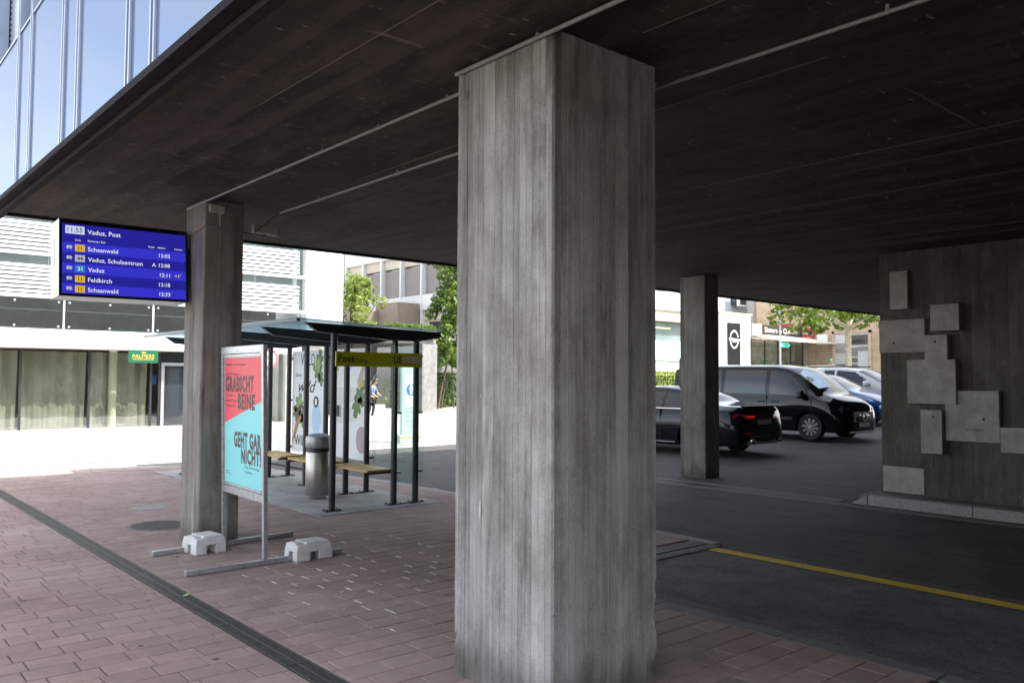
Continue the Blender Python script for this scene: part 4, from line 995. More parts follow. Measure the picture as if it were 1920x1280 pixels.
# ------------------------------------------------------------------ right background
# white block with black sign
wb = thing('white_sign_block', 'white rendered block carrying a tall black sign above the black van', 'building', (50, 34, 1.2))
bx('block', m_white, wb, 48.3, 52.1, 34, 38, .9, 6.28); bx('coping', m_beige, wb, 48.2, 52.2, 33.92, 38.1, 6.285, 6.42)
bs = bx('sign_panel', m_black, wb, 49.2, 50.7, 33.93, 33.99, 1.6, 5.68)
o_, x_, z_ = (49.2, 33.925, 1.6), (1, 0, 0), (0, 0, 1)
lg = MB(); ringpoly(lg, .44, .55, o_, x_, z_, 40, .25, math.pi-.15, .75, 2.95, .95, 1.15); ringpoly(lg, .44, .55, o_, x_, z_, 40, math.pi+.1, 2*math.pi-.15, .75, 2.9, .95, 1.15)
lg.flat([(.12, 2.86), (1.40, 2.82), (1.40, 2.96), (.12, 3.02)], o_, x_, z_).build('ring_mark', m_white, bs)
MB().flat([(.50, 2.72), (1.0, 2.72), (1.0, 2.78), (.50, 2.78)], o_, x_, z_).build('small_print', m_white, bs)
# boutique
bq = thing('boutique', 'small brown fronted boutique with white lettered fascia and awning', 'shop', (56, 34, 1.4))
m_brn = M('brown_fascia', (.035, .028, .024), .5, 0, var=.1); m_tau = M('taupe_wall', (.33, .31, .26), .7, var=.05); m_awn = M('awning', (.62, .58, .52), .8, var=.05)
bx('fascia_left', m_tau, bq, 52.12, 53.4, 33.9, 35.2, 5.0, 5.75)
fa = bx('fascia', m_brn, bq, 53.4, 59.0, 33.9, 34.2, 4.98, 5.72)
text(fa, 'Sisters & Queens', m_white, (53.4, 33.89, 4.98), (1, 0, 0), (0, 0, 1), .35, .22, .36, 4.5, bold=.0)
MB().add([(52.0, 33.9, 4.98), (61.9, 33.9, 4.98), (61.9, 31.6, 4.5), (52.0, 31.6, 4.5), (52.0, 33.9, 4.90), (61.9, 33.9, 4.90), (61.9, 31.6, 4.42), (52.0, 31.6, 4.42)], [(0, 1, 2, 3), (7, 6, 5, 4), (0, 3, 7, 4), (1, 5, 6, 2), (3, 2, 6, 7)]).build('awning', m_awn, bq)
m_bqg = glass('boutique_glass', (.8, .82, .78), base=.06)
for k in range(4): bx('display_window', m_bqg, bq, 52.2+k*1.75, 53.9+k*1.75, 34.0, 34.03, 1.5, 4.4)
for k in range(5): bx('window_frame', M('bronze_frame', (.10, .06, .05), .5, .3), bq, 52.13+k*1.75, 52.21+k*1.75, 33.97, 34.06, 1.4, 4.6)
bx('display_back', M('display_back', (.62, .56, .48), .8, var=.4, vscale=1.3), bq, 52.2, 59.2, 34.7, 34.9, 1.4, 4.8)
bx('wall_end', m_tau, bq, 59.25, 61.8, 33.95, 36, 1.2, 4.85)
r3 = random.Random(3)
for k in range(9):
    x0 = 52.6+k*.72; MB().lathe([(.05, 1.5), (.22, 1.9), (.16, 2.6), (.24, 3.0), (.05, 3.15)], (x0, 34.4, 0), n=10).build('mannequin', ink('cloth', tuple(r3.uniform(.1, .6) for _ in range(3))), bq, smooth=True)
bx('advert_board', ink('board_red', (.42, .09, .10)), bq, 60.2, 61.2, 31.4, 31.5, 1.45, 3.1)
# pale blue block behind
bb_ = thing('blue_grey_house', 'blue-grey rendered house rising behind the boutique', 'building', (64, 42, 0))
bx('wall', M('blue_render', (.40, .47, .52), .85, var=.05), bb_, 52, 75, 41, 47, 0, 13)
bx('white_bay', m_white, bb_, 52.5, 57.8, 40.2, 40.98, 0, 13); bx('white_bay', m_white, bb_, 62.2, 65.0, 40.3, 40.98, 0, 13)
for x0, z0 in ((59.9, 8.0), (55, 8.3), (63.2, 8.1), (63.6, 6.3), (67, 8.2)):
    w_ = bx('window', m_win, bb_, x0, x0+1.1, 40.14 if x0 < 58 else 40.24, 40.5 if x0 < 58 else 41.05, z0, z0+.75); bx('sill', m_white, w_, x0-.1, x0+1.2, 40.1, 40.35, z0-.12, z0-.002); bx('frame', m_white, w_, x0-.1, x0-.002, 40.1, 40.35, z0, z0+.8)
MB().tube([(67.5, 40.9, 0), (67.5, 40.9, 13)], .09, 8).build('downpipe', m_white, bb_)
# sandstone hall
ts = NT('sandstone'); p_ = ts.pos()
c_ = ts.mix(ts.ramp(ts.noise(p_, 1.6, 6, .65), [(.3, 0.), (.7, 1.)]), (.46, .34, .23), (.62, .50, .38))
br_ = ts.n('ShaderNodeTexBrick', {'Vector': ts.mapped((1, 1, 1), rot=(rad(90), 0, rad(90))), 'Scale': 1., 'Mortar Size': .012, 'Color1': (1, 1, 1, 1), 'Color2': (.88, .88, .88, 1), 'Mortar': (.7, .7, .7, 1), 'Brick Width': 1.3, 'Row Height': .55})
m_sand = ts.done(ts.principled(ts.mix(1., c_, br_.outputs[0], 'MULTIPLY'), .9, 0, .2, ts.bump(ts.noise(p_, 30, 4, .7), .6, .01)))
hl = thing('sandstone_hall', 'tan sandstone building with poster-filled window and red sign behind the plane tree', 'building', (60, 31, 1.5))
bx('wall', m_sand, hl, 60, 70, 20, 38.6, 0, 13)
for (a, b, z0, z1) in ((29.1, 31.75, 1.9, 5.2), (25.2, 27.8, 1.9, 5.2)):
    w_ = bx('window_recess', M('hall_window', (.55, .57, .58), .4, var=.05), hl, 59.90, 60.05, a, b, z0, z1)
    MB().box(59.8, 59.99, a-.18, a-.01, z0, z1+.2).box(59.8, 59.99, b+.01, b+.18, z0, z1+.2).box(59.8, 59.99, a-.18, b+.18, z1+.01, z1+.2).build('stone_surround', m_sand, w_)
    h_ = b-a
    def ph(u0, u1, v0, v1, c): MB().box(59.86, 59.895, b-u1*h_, b-u0*h_, z1-v1*(z1-z0), z1-v0*(z1-z0)).build('photo_print', ink('photo', c), w_)
    ph(.42, .97, .04, .26, (.09, .075, .075)); ph(.03, .38, .22, .32, (.32, .31, .32)); ph(.03, .38, .34, .44, (.28, .27, .28)); ph(.42, .68, .32, .52, (.22, .2, .2)); ph(.70, .97, .30, .40, (.24, .23, .23)); ph(.42, .68, .56, .66, (.15, .14, .14)); ph(.42, .68, .70, .78, (.17, .16, .16)); ph(.03, .38, .70, .80, (.13, .13, .13)); ph(.42, .68, .82, .94, (.2, .2, .2))
    MB().flat(circle(.55, 20, .0, .0, 1, .5, 0, math.pi), (59.855, b-.70*h_, z1-.22*(z1-z0)), (0, -1, 0), (0, 0, 1)).build('photo_print', ink('photo_dark', (.03, .025, .025)), w_)
rs = bx('red_sign', ink('sign_maroon', (.36, .045, .06)), hl, 59.82, 59.9, 33.4, 36.6, 4.75, 6.12)
for s_, z_0, h_, m__ in (('KUNSTRAUM', 5.72, .2, m_white), ('Engländerbau', 5.28, .17, m_white), ('FORUM', 4.88, .18, ink('orange_print', (.85, .35, .05)))): text(rs, s_, m__, (59.815, 33.75, z_0), (0, -1, 0), (0, 0, 1), 0, 0, h_, None, .02, align='R')
bx('stone_lintel', m_sand, hl, 59.75, 59.99, 33.2, 37.2, 6.15, 6.4)
orn = MB()
for k in range(5): orn.frame_box((59.8, 34.9+k*.16, 7.0+.12*(k % 2)), (0, .8, .6), (0, -.6, .8), (-1, 0, 0), (-.35, -.03, 0), (.35, .03, .06)).frame_box((59.8, 34.9+k*.16, 7.0), (0, .5, -.85), (0, .85, .5), (-1, 0, 0), (-.3, -.03, .06), (.3, .03, .1))
orn.build('iron_ornament', m_iron, hl)
bx('white_step', m_white, hl, 59.0, 59.9, 28.2, 30.2, 1.2, 2.2); bx('wall_box', m_white, hl, 59.7, 59.98, 32.3, 33.1, 4.4, 5.2)
# lamp post with direction arrow
lp = thing('sign_post', 'slim grey post with small green arrow sign in front of the boutique', 'post', (49.4, 30, 1.2))
MB().tube([(49.4, 30, 1.1), (49.4, 30, 8.5)], .06, 10).build('pole', m_galv, lp, smooth=True)
MB().prism([(-.25, -.16), (.85, -.16), (1.1, 0), (.85, .16), (-.25, .16)], (49.4, 29.9, 4.0), (1, 0, 0), (0, 0, 1), (0, 1, 0), 0, .03).build('arrow_sign', ink('sign_green', (.05, .42, .33)), lp)
MB().flat(circle(.1, 12, 0, 0), (49.35, 29.895, 4.0), (1, 0, 0), (0, 0, 1)).build('arrow_emblem', m_white, lp)
# plane tree
bl = []; r8 = random.Random(8)
for k in range(70):
    a = r8.uniform(0, 6.28); q = math.sqrt(r8.random())*5.4
    x = 50.8+q*math.cos(a)*1.05; y_ = 26+q*math.sin(a)*.75; z = 5.5+.035*q*q*.4+r8.uniform(-.25, 1.9)-(.5 if q > 3.5 else 0)
    z += max(0, 48.5-x)*.30
    bl.append(((x, y_, z), r8.uniform(.5, .9), 60))
tree('plane_tree', 'broad plane tree with pale mottled trunk behind the parked cars', (50.75, 26, 1.2), bl, [([(50.75, 26, 1.1), (50.75, 26, 3), (50.8, 26, 5.2), (50.8, 26, 7)], [.24, .2, .18, .12])]+[([(50.8, 26, 5.0), (50.8+2*math.cos(a), 26+2*math.sin(a), 6.0), (50.8+4*math.cos(a), 26+3.4*math.sin(a), 6.3)], [.11, .08, .04]) for a in (0.3, 1.6, 2.8, 3.6, 4.7, 5.7)], m_leafD, m_bark2, .20, 23)
hedge('shop_front_planting', 'low green planting in front of the sandstone hall', 52, 58, 28.2, 29.2, 1.3, 2.15, m_leafC, 2000, .12, 35)

# ------------------------------------------------------------------ cars
def pchip(xs, ys, x):
    n = len(xs)
    if x <= xs[0]: return ys[0]
    if x >= xs[-1]: return ys[-1]
    d = [(ys[i+1]-ys[i])/(xs[i+1]-xs[i]) for i in range(n-1)]
    m = [d[0]]+[0 if d[i-1]*d[i] <= 0 else 2*d[i-1]*d[i]/(d[i-1]+d[i]) for i in range(1, n-1)]+[d[-1]]
    i = max(k for k in range(n-1) if xs[k] <= x); h = xs[i+1]-xs[i]; t = (x-xs[i])/h
    return (2*t**3-3*t**2+1)*ys[i]+(t**3-2*t**2+t)*h*m[i]+(-2*t**3+3*t**2)*ys[i+1]+(t**3-t**2)*h*m[i+1]
def pin(x, z, poly): return inside(x, z, poly)
def paint(name, c, flake=.0):
    return M(name, c, .07, .0, var=.0, spec=.32, coat=0.)
m_tyre = M('tyre', (.018, .018, .018), .8, var=.2, vscale=20)
m_cglass = None
_t = NT('car_glass'); m_cglass = _t.done(_t.principled((.010, .014, .015), .02, 0, .6))
_t = NT('windscreen_glass'); m_wscr = _t.done(_t.principled((.008, .012, .010), .03, 0, .22))
_t2 = glass('car_window', (.30, .34, .33), base=.04)
m_chrome = M('chrome', (.7, .7, .72), .12, 1, var=0)
m_rim = M('bright_alloy', (.62, .63, .65), .28, .9, var=.03)
m_tail = None
_t = NT('tail_lamp'); m_tail = _t.done(_t.principled((.16, .006, .008), .15, 0, .6, coat=1., emis=(1, .02, .02), estr=.012))
m_tail_on = emit('tail_light_lit', (1., .03, .02), .8)
m_lamp = M('headlamp', (.30, .31, .33), .08, .4, var=.0, coat=1.)
m_trimb = M('black_trim', (.01, .01, .011), .45, 0, var=.1)

def car(name, label, rear, fwd, S, paintm, windows, wheels, R, arch, glassm, screen, extra=None, cat='car', group='cars parked beyond the columns', nx=170, roof_glass=None, tint=None):
    """S: stations (x, zb, ws, wm, zm, wb, zbelt, wr, zre, zr) from the rear bumper; fwd: unit heading"""
    f = Vector((*fwd, 0)); l = Vector((-fwd[1], fwd[0], 0)); o = Vector(rear)
    def W(x, y, z): return o+f*x+l*y+Vector((0, 0, z))
    t = thing(name, label, cat, o+f*2, group)
    xs = [s[0] for s in S]; Lc = xs[-1]
    us = [Lc*(k/nx) for k in range(nx+1)]
    us = sorted(set(us+[Lc*.003, Lc*.008, Lc*.014, Lc*.986, Lc*.992, Lc*.997]))
    secs = []
    for x in us:
        zb, ws, wm, zm, wb, zl, wr, zre, zr = [pchip(xs, [s[k] for s in S], x) for k in range(1, 10)]
        P = [(0, zb), (ws*.6, zb), (ws, zb)]
        for k in range(1, 15):
            q = k/14; a = (1-q)**2; b = 2*q*(1-q); c = q*q; cy_ = 2*wm-.5*(ws+wb); cz = 2*zm-.5*(zb+zl)
            P.append((a*ws+b*cy_+c*wb, a*zb+b*min(max(cz, zb), zl)+c*zl))
        for k in range(1, 13):
            q = k/12; P.append((wb+(wr-wb)*q+.025*math.sin(q*math.pi)*min(1, max(0, (zre-zl)/.4)), zl+(zre-zl)*q))
        for k in range(1, 9):
            q = k/8*math.pi/2; P.append((wr*math.cos(q) if k < 8 else 0, zre+(zr-zre)*math.sin(q)))
        secs.append(P)
    n = len(secs[0]); parts = {}
    wz = R
    def cls(x, y, z, j, xa):
        if j < 26 and j >= 1:
            for wx in wheels:
                if (x-wx)**2+(z-wz)**2 < arch**2 and z < .95 and y > .5: return None
        if j >= 16:
            for k, poly in enumerate(windows):
                if j < 29 and pin(x, z, poly): return 'side_window', k
            for k, (x0, x1, zmin, ymaxf) in enumerate(screen):
                if x0 < x < x1 and z > zmin and j >= 28 : return 'screen', k
        return 'body', 0
    for i in range(len(us)-1):
        for j in range(n-1):
            A_, B_, C_, D_ = secs[i][j], secs[i+1][j], secs[i+1][j+1], secs[i][j+1]
            xm = (us[i]+us[i+1])/2; ym = (A_[0]+B_[0]+C_[0]+D_[0])/4; zm = (A_[1]+B_[1]+C_[1]+D_[1])/4
            c = cls(xm, ym, zm, j, us[i])
            if c is None: continue
            for sgn in (1, -1):
                key = (c[0], c[1], sgn if c[0] == 'side_window' else 0); d = parts.setdefault(key, {'v': {}, 'V': [], 'F': []}); q = []
                for (ii, jj) in ((i, j), (i+1, j), (i+1, j+1), (i, j+1)):
                    kk = (ii, jj, sgn if secs[ii][jj][0] > 1e-5 else 0)
                    if kk not in d['v']:
                        d['v'][kk] = len(d['V']); y_, z_ = secs[ii][jj]; d['V'].append(W(us[ii], sgn*y_, z_))
                    q.append(d['v'][kk])
                d['F'].append(tuple(q) if sgn < 0 else tuple(q[::-1]))
    # end caps
    d = parts[('body', 0, 0)]
    for i, fl in ((0, 0), (len(us)-1, 1)):
        P = secs[i]; idx = []
        base = len(d['V'])
        ring = [(y_, z_) for y_, z_ in P]+[(-y_, z_) for y_, z_ in P[::-1][1:-1]]
        zc = sum(z_ for y_, z_ in ring)/len(ring); nr = len(ring); NR = 7
        for q in range(NR):
            k_ = 1-q/NR; dx = (.016*math.sqrt(1-k_*k_)+.006*(1-k_))*(1 if fl else -1)
            for y_, z_ in ring: d['V'].append(W(us[i]+dx, y_*k_, zc+(z_-zc)*k_))
        d['V'].append(W(us[i]+.022*(1 if fl else -1), 0, zc))
        for q in range(NR):
            for k in range(nr):
                a_, b_ = base+q*nr+k, base+q*nr+(k+1) % nr
                fc = (a_, b_, base+(q+1)*nr+(k+1) % nr, base+(q+1)*nr+k) if q < NR-1 else (a_, b_, base+NR*nr)
                d['F'].append(fc if fl else fc[::-1])
    body = None
    for (nm, k, sg), d in parts.items():
        mt = paintm if nm == 'body' else (glassm if nm == 'side_window' else m_wscr)
        ob_ = MB().add(d['V'], d['F'])
        nmn = {'body': 'body', 'side_window': 'side_window', 'screen': 'windscreen' if k == 0 else 'rear_window'}[nm]
        q = ob_.build(nmn, mt, t, smooth='all')
        if nm == 'body': q.data.set_sharp_from_angle(angle=rad(40))
    # floor and dark inside
    MB().frame_box(o, f, l, (0, 0, 1), (.5, -S[3][2]+.14, .22), (Lc-.5, S[3][2]-.14, .78)).build('underbody', m_trimb, t)
    for wx in wheels:
        for sgn in (1, -1):
            wheel(t, W(wx, sgn*(S[3][3]-.125), R), l*sgn, R, extra.get('spokes', 10) if extra else 10, extra.get('dark', False) if extra else False)
    for k, poly in enumerate(windows):   # black window surrounds
        pass
    return t, W, secs, us
def wheel(t, c, ax, R, spokes, dark):
    ax = Vector(ax); r = R
    w = MB().lathe([(r*.68, -.09), (r*.93, -.105), (r, -.07), (r, .07), (r*.93, .105), (r*.68, .09)], c, ax, 36, closed=True).build('wheel', m_tyre, t, smooth=True)
    rm = MB().lathe([(r*.69, -.06), (r*.69, .088), (r*.655, .092), (r*.64, .05), (r*.62, -.02), (0, -.02)], c, ax, 36).build('rim_barrel', m_trimb if dark or spokes else m_rim, w, smooth=True)
    a = ax.orthogonal().normalized(); b = ax.cross(a); sp = MB()
    for k in range(spokes):
        g = 2*math.pi*k/spokes; d = a*math.cos(g)+b*math.sin(g); e = -a*math.sin(g)+b*math.cos(g)
        wd = r*.62*math.pi/spokes*.62
        sp.prism([(r*.12, -.012), (r*.645, -wd), (r*.645, wd), (r*.12, .012)], c, d, e, ax, .055, .082)
    sp.lathe([(0, .09), (r*.13, .085), (r*.15, .05)], c, ax, 18)
    sp.build('spokes', m_rim if not dark else m_trimb, w)

# ---- black van, nose towards the camera side
VAN = [(0, .36, .80, .86, .75, .84, 1.06, .74, 1.68, 1.74), (.05, .30, .88, .935, .72, .91, 1.08, .80, 1.76, 1.84), (.4, .23, .90, .965, .68, .94, 1.09, .81, 1.80, 1.89), (1.5, .22, .90, .968, .68, .94, 1.09, .81, 1.815, 1.91), (3.1, .22, .90, .968, .68, .94, 1.08, .80, 1.80, 1.90),
       (3.55, .22, .90, .965, .68, .94, 1.07, .77, 1.75, 1.84), (3.95, .22, .90, .965, .68, .935, 1.06, .75, 1.53, 1.62), (4.3, .22, .90, .962, .68, .925, 1.04, .74, 1.27, 1.34), (4.5, .22, .895, .955, .66, .91, 1.01, .73, 1.115, 1.165), (4.75, .22, .88, .94, .62, .87, .95, .70, 1.03, 1.085), (4.94, .22, .82, .88, .56, .79, .87, .62, .93, .99), (5.05, .23, .72, .80, .52, .70, .79, .55, .83, .89), (5.11, .26, .60, .68, .5, .58, .70, .46, .74, .79), (5.14, .30, .48, .54, .5, .46, .64, .38, .67, .70)]
vw = [[(3.12, 1.12), (4.12, 1.12), (4.05, 1.28), (3.72, 1.60), (3.55, 1.70), (3.12, 1.72)], [(1.75, 1.12), (2.98, 1.12), (2.98, 1.72), (1.75, 1.73)], [(.35, 1.14), (1.62, 1.12), (1.62, 1.73), (.45, 1.72)], [(4.17, 1.12), (4.42, 1.09), (4.17, 1.30)]]
mp_blk = paint('black_paint', (.007, .007, .009))
zv = zt(19.9)-.010
vt_, VW, _, _ = car('van', 'shiny black passenger van parked nose-on beyond the dark slim column', (19.92, 14.98, zv), (0, -1), VAN, mp_blk, vw, (1.045, 4.245), .335, .40, m_cglass, [(3.62, 4.47, 1.10, 1)], {'spokes': 10}, 'van')
def vbox(name, mat, x0, x1, y0, y1, z0, z1, W=VW, t=vt_, bev=.01):
    c = W(x0, y0, z0); f = W(x0+1, y0, z0)-c; l = W(x0, y0+1, z0)-c
    return MB().frame_box(c, f, l, (0, 0, 1), (0, 0, 0), (x1-x0, y1-y0, z1-z0)).build(name, mat, t, bevel=bev)
mr = vbox('mirror', m_trimb, 3.98, 4.14, -1.16, -.985, 1.04, 1.25, bev=.05); vbox('mirror_foot', m_trimb, 4.02, 4.12, -.99, -.92, 1.04, 1.10)
vbox('mirror', m_trimb, 3.98, 4.14, .985, 1.16, 1.04, 1.25, bev=.05)
for x in (2.78, 3.18): vbox('door_handle', m_trimb, x, x+.22, -.985, -.955, .93, .97, bev=.012)
vbox('side_repeater', m_lamp, 4.62, 4.66, -.957, -.94, .80, .83); vbox('rubbing_strip', m_trimb, 1.5, 3.8, -.985, -.95, .50, .56)
vbox('grille', M('grille_black', (.008, .008, .008), .6), 5.10, 5.152, -.50, .50, .46, .72, bev=.02)
for k in range(4): vbox('grille_bar', M('dark_chrome', (.22, .22, .23), .2, 1, var=0) if k in (1, 3) else m_trimb, 5.13, 5.164, -.47, .47, .49+k*.06, .50+k*.06, bev=.004)
MB().lathe([(.10, 0), (.11, .02), (.085, .02), (.085, 0)], VW(5.158, 0, .60), VW(1, 0, 0)-VW(0, 0, 0), 26, closed=True).build('badge_ring', m_chrome, vt_)
for s in (-1, 1):
    MB().add([VW(5.14, s*.52, .62), VW(5.055, s*.76, .63), VW(4.95, s*.87, .80), VW(4.98, s*.78, .865), VW(5.075, s*.60, .79)], [(0, 1, 2, 3, 4) if s > 0 else (4, 3, 2, 1, 0)]).build('headlight', m_lamp, vt_)
    vbox('fog_recess', m_trimb, 5.02, 5.07, s*.58-.09, s*.58+.09, .34, .42)
pl = vbox('number_plate', ink('plate_grey', (.16, .16, .16)), 5.155, 5.172, -.26, .26, .36, .46, bev=.003)
vbox('lower_lip', m_trimb, 4.9, 5.10, -.62, .62, .20, .25)
MB().add([VW(4.34, -.66, 1.285), VW(4.36, -.1, 1.34), VW(4.0, -.02, 1.63), VW(3.76, -.35, 1.77), VW(3.84, -.66, 1.66)], [(0, 1, 2, 3, 4)]).build('sun_shade', M('sun_shade', (.45, .62, .75), .4, .3), vt_)
for x, z0, z1 in ((3.05, .3, 1.10), (1.70, .3, 1.1), (4.28, .55, 1.02)): vbox('door_gap', m_trimb, x, x+.008, -.972 if x < 4.2 else -.962, -.93, z0, z1, bev=0)

# ---- black saloon, seen from behind
SED = [(0, .42, .60, .66, .56, .54, .84, .44, .92, .95), (.03, .36, .70, .77, .57, .64, .90, .54, .98, 1.01), (.09, .30, .77, .84, .58, .73, .94, .62, 1.02, 1.05), (.22, .25, .80, .89, .59, .80, .96, .68, 1.035, 1.065), (.5, .22, .82, .915, .60, .86, .97, .71, 1.04, 1.075), (.85, .20, .83, .925, .58, .875, .965, .70, 1.07, 1.12), (1.25, .19, .83, .925, .58, .88, .955, .62, 1.23, 1.29), (1.75, .18, .83, .925, .58, .88, .95, .57, 1.37, 1.43), (2.4, .18, .83, .925, .58, .88, .94, .57, 1.405, 1.465), (2.9, .18, .83, .925, .58, .88, .93, .57, 1.385, 1.445),
       (3.35, .18, .83, .925, .58, .88, .915, .59, 1.22, 1.275), (3.75, .18, .83, .92, .58, .87, .90, .68, 1.0, 1.05), (4.3, .20, .82, .91, .56, .84, .84, .70, .91, .96), (4.7, .22, .76, .85, .52, .76, .74, .60, .79, .84), (4.88, .28, .62, .72, .5, .6, .64, .48, .68, .72), (4.94, .34, .5, .6, .5, .5, .58, .4, .60, .62)]
sw = [[(2.0, .985), (2.95, .965), (2.9, 1.30), (2.05, 1.345)], [(3.0, .965), (3.62, .945), (3.3, 1.16), (2.96, 1.30)], [(1.32, 1.0), (1.95, .99), (1.98, 1.34), (1.62, 1.28)]]
zs = zt(15.3)-.010
mp_sed = paint('black_blue_paint', (.008, .009, .014))
st_, SW, _, _ = car('saloon_car', 'glossy black saloon car seen from behind, tail lights glowing red', (15.33, 9.72, zs), (0, 1), SED, mp_sed, sw, (1.15, 4.09), .33, .385, m_cglass, [(3.02, 3.72, 1.0, 1), (.90, 1.68, 1.0, 1)], {'spokes': 5})
sbx = lambda name, mat, x0, x1, y0, y1, z0, z1, bev=.01: vbox(name, mat, x0, x1, y0, y1, z0, z1, SW, st_, bev)
for s in (-1, 1):
    a, b = (.44, .80) if s > 0 else (-.80, -.44)
    MB().add([SW(-.026, s*.34, .80), SW(-.010, s*.60, .80), SW(.035, s*.745, .80), SW(.18, s*.872, .83), SW(.13, s*.825, .90), SW(.010, s*.655, .88), SW(-.018, s*.34, .865)], [(0, 1, 2, 3, 4, 5, 6) if s < 0 else (6, 5, 4, 3, 2, 1, 0)]).build('tail_light', m_tail, st_)
    MB().add([SW(-.030, s*.36, .842), SW(-.016, s*.60, .842), SW(-.014, s*.60, .854), SW(-.029, s*.36, .853)], [(0, 1, 2, 3) if s < 0 else (3, 2, 1, 0)]).build('light_bar', m_tail_on if s > 0 else m_tail, st_)
    MB().lathe([(.0, .03), (.05, .03), (.055, 0), (.065, 0), (.065, .06)], SW(-.03, s*.50, .36), SW(-1, 0, 0)-SW(0, 0, 0), 18).build('exhaust_tip', m_chrome, st_)
    sbx('reflector', m_tail, -.018, .0, s*.50-.09, s*.62+.09, .50, .515, .002)
sbx('number_plate', ink('plate_black', (.035, .035, .035)), -.034, -.018, -.26, .26, .68, .78, .003)
text(st_, 'FL 28313', ink('plate_text', (.16, .16, .16)), SW(-.0355, .22, .70), SW(0, -1, 0)-SW(0, 0, 0), (0, 0, 1), 0, 0, .06, .42)
sbx('boot_lip', mp_sed, .03, .16, -.58, .58, 1.04, 1.066, .008); sbx('diffuser', m_trimb, .02, .2, -.6, .6, .27, .33, .01); sbx('diffuser_trim', m_chrome, -.02, .0, -.52, .52, .43, .437, .002)
for y0 in (.885,): sbx('waist_trim', m_chrome, 1.3, 3.6, .882, .893, .968, .985, .003)
sbx('door_handle', m_chrome, 2.12, 2.32, .925, .945, .80, .825, .006); sbx('door_handle', m_chrome, 3.0, 3.2, .925, .945, .80, .825, .006)
sbx('sill_trim', m_chrome, 1.6, 3.6, .885, .90, .25, .262, .002)
for x in (1.98, 2.97): sbx('door_gap', m_trimb, x, x+.007, .88, .928, .35, .96, 0)

# ---- blue hatchback and white crossover beyond the van
HAT = [(0, .4, .74, .80, .62, .78, .95, .62, 1.15, 1.2), (.06, .3, .80, .87, .62, .84, 1.0, .66, 1.35, 1.42), (.4, .2, .82, .90, .6, .86, 1.0, .66, 1.46, 1.53), (1.5, .18, .82, .905, .6, .86, .97, .66, 1.51, 1.58), (2.4, .18, .82, .905, .6, .86, .94, .64, 1.45, 1.51), (2.9, .18, .82, .905, .6, .86, .92, .66, 1.24, 1.30), (3.35, .18, .82, .90, .6, .85, .90, .70, 1.01, 1.06), (3.8, .2, .80, .88, .56, .80, .80, .66, .88, .93), (4.1, .22, .72, .80, .5, .70, .70, .55, .75, .79), (4.25, .32, .55, .62, .5, .55, .6, .4, .62, .65)]
hw = [[(1.75, 1.0), (2.95, .96), (2.7, 1.2), (2.35, 1.42), (1.75, 1.46)], [(.6, 1.04), (1.68, 1.0), (1.68, 1.46), (.8, 1.42)]]
zb_ = zt(24.5)-.010
ht_, HW, _, _ = car('hatchback_car', 'metallic blue hatchback peeking out behind the black van', (24.55, 15.6, zb_), (0, -1), HAT, paint('blue_paint', (.008, .075, .30)), hw, (.75, 3.35), .32, .37, m_cglass, [(2.5, 3.28, .98, 1)], {'spokes': 5})
for s in (-1, 1): MB().add([HW(4.12, s*.60, .66), HW(3.9, s*.80, .72), HW(3.86, s*.80, .76), HW(4.14, s*.55, .72)], [(0, 1, 2, 3) if s > 0 else (3, 2, 1, 0)]).build('headlight', m_lamp, ht_)
vbox('mirror', m_trimb, 2.75, 2.9, -1.06, -.9, .98, 1.12, HW, ht_, .04)
SUV = [(0, .45, .76, .82, .66, .80, 1.02, .64, 1.25, 1.3), (.06, .36, .82, .89, .66, .86, 1.06, .68, 1.45, 1.52), (.4, .24, .84, .92, .64, .88, 1.06, .68, 1.55, 1.62), (1.6, .22, .84, .925, .64, .88, 1.03, .67, 1.60, 1.67), (2.5, .22, .84, .925, .64, .88, 1.0, .65, 1.53, 1.60), (3.0, .22, .84, .925, .64, .88, .98, .67, 1.32, 1.38), (3.5, .22, .84, .92, .64, .87, .96, .71, 1.07, 1.12), (4.0, .24, .82, .90, .6, .82, .88, .68, .96, 1.01), (4.35, .28, .74, .82, .56, .72, .78, .56, .83, .87), (4.5, .38, .56, .64, .55, .56, .66, .42, .68, .71)]
uw = [[(1.85, 1.07), (3.1, 1.02), (2.85, 1.26), (2.45, 1.5), (1.85, 1.55)], [(.7, 1.1), (1.78, 1.07), (1.78, 1.55), (.9, 1.50)]]
zu = zt(28)-.010
ut_, UW, _, _ = car('crossover_car', 'white crossover car standing behind the blue hatchback', (27.45, 15.95, zu), (0, -1), SUV, paint('white_car_paint', (.50, .51, .52)), uw, (.8, 3.55), .34, .395, m_cglass, [(2.6, 3.42, 1.05, 1)], {'spokes': 5})
vbox('mirror', m_white, 2.9, 3.05, -1.08, -.9, 1.04, 1.2, UW, ut_, .04); vbox('roof_rail', m_trimb, .7, 2.4, -.60, -.56, 1.66, 1.70, UW, ut_); vbox('roof_rail', m_trimb, .7, 2.4, .56, .60, 1.66, 1.70, UW, ut_)
zu2 = zt(33)-.010
dt_, DW, _, _ = car('estate_car', 'grey car roof just showing past the white crossover', (32.6, 19.2, zu2), (0, -1), SUV, paint('grey_car_paint', (.16, .17, .19)), uw, (.8, 3.55), .34, .395, m_cglass, [(2.6, 3.42, 1.05, 1)], {'spokes': 5}, nx=80)

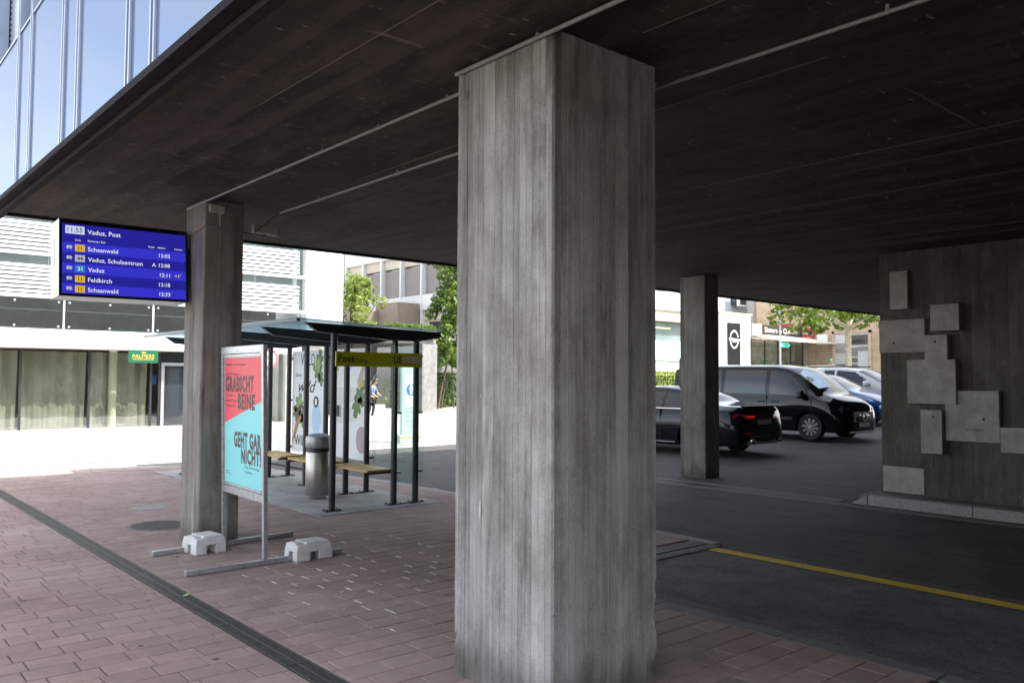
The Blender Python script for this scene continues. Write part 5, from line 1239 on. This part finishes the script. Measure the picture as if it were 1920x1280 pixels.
# ------------------------------------------------------------------ people
def skin(name, joints, edges, mat, parent, sub=1):
    me = bpy.data.meshes.new(name); me.from_pydata([j[0] for j in joints], edges, []); o = bpy.data.objects.new(name, me); C.objects.link(o)
    me.materials.append(mat)
    md = o.modifiers.new('skin', 'SKIN'); md.use_smooth_shade = True
    sv = me.skin_vertices[0].data if me.skin_vertices else None
    if sv is None:
        bpy.context.view_layer.objects.active = o
        me.skin_vertices.new() if hasattr(me.skin_vertices, 'new') else None
        sv = me.skin_vertices[0].data
    for q, j in zip(sv, joints): q.radius = (j[1], j[1] if len(j) < 3 else j[2])
    sv[0].use_root = True
    s = o.modifiers.new('sub', 'SUBSURF'); s.levels = s.render_levels = sub+1
    return par(o, parent)
def person(label, loc, heading, shirt, trousers, cap, h=1.72, stoop=0., bag=None):
    ca, sa = math.cos(heading), math.sin(heading); o = Vector(loc); k = h/1.72
    def P(x, y_, z): return tuple(o+Vector((x*ca-y_*sa, x*sa+y_*ca, z))*k)      # x = forward
    t = thing('person', label, 'person', loc)
    s = stoop
    J = [(P(0, 0, .95), .11, .09), (P(.02+s*.1, 0, 1.15), .11, .085), (P(s*.2, 0, 1.38), .13, .09), (P(.02+s*.28, 0, 1.48), .05), (P(.05+s*.36, 0, 1.56), .07), (P(.06+s*.4, 0, 1.65), .085),
         (P(s*.2, .17, 1.40), .05), (P(.05+s*.3, .22, 1.12), .042), (P(.22+s*.3, .16, 1.02), .035), (P(.30+s*.3, .13, 1.02), .03),
         (P(s*.2, -.17, 1.40), .05), (P(.05+s*.3, -.22, 1.12), .042), (P(.20+s*.3, -.15, .98), .035), (P(.28+s*.3, -.12, .97), .03),
         (P(0, .09, .88), .085), (P(.06, .10, .50), .058), (P(-.04, .10, .09), .042), (P(.10, .11, .04), .04),
         (P(0, -.09, .88), .085), (P(-.02, -.10, .50), .058), (P(-.10, -.10, .09), .042), (P(.04, -.11, .04), .04)]
    E = [(0, 1), (1, 2), (2, 3), (3, 4), (4, 5), (2, 6), (6, 7), (7, 8), (8, 9), (2, 10), (10, 11), (11, 12), (12, 13), (0, 14), (14, 15), (15, 16), (16, 17), (0, 18), (18, 19), (19, 20), (20, 21)]
    skin('body', J, E, M('skin_tone', (.42, .26, .19), .6, var=.05), t)
    g = 1.2
    top = [0, 1, 2, 6, 7, 10, 11]; im = {a: i for i, a in enumerate(top)}
    skin('shirt', [(J[a][0], J[a][1]*g, J[a][-1]*g) for a in top], [(im[a], im[b]) for a, b in E if a in im and b in im], M('shirt', shirt, .8, var=.1), t)
    leg = [0, 14, 15, 16, 18, 19, 20]; im2 = {a: i for i, a in enumerate(leg)}
    skin('trousers', [(J[a][0], J[a][1]*1.16, J[a][-1]*1.16) for a in leg], [(im2[a], im2[b]) for a, b in E if a in im2 and b in im2], M('trousers', trousers, .8, var=.1), t)
    c = Vector(P(.05+s*.4, 0, 1.655)); hd = MB()
    hd.lathe([(0, .115), (.05, .105), (.088, .06), (.098, .0), (.092, -.03)], c, (-.25*ca, -.25*sa, 1), 18); hd.build('hair' if not cap else 'cap', M('hair' if not cap else 'cap', cap or (.06, .05, .045), .8), t, smooth=True)
    if bag: MB().frame_box(o+Vector((-.2*ca, -.2*sa, 1.2*k)), (ca, sa, 0), (-sa, ca, 0), (0, 0, 1), (-.09, -.14, -.2), (.06, .14, .18)).build('backpack', M('backpack', bag, .7), t, bevel=.04)
    return t
person('person in a blue jacket and dark trousers standing by the concrete steps', (18.25, 30.1, -.04), rad(-60), (.06, .12, .25), (.03, .03, .035), None, 1.66, .35)
person('person in turquoise shirt and cap with a grey backpack by the sandstone hall', (56.5, 30.2, zt(56.5)-.03), rad(180), (.16, .56, .52), (.06, .06, .07), (.03, .42, .33), 1.74, .15, (.25, .27, .28))
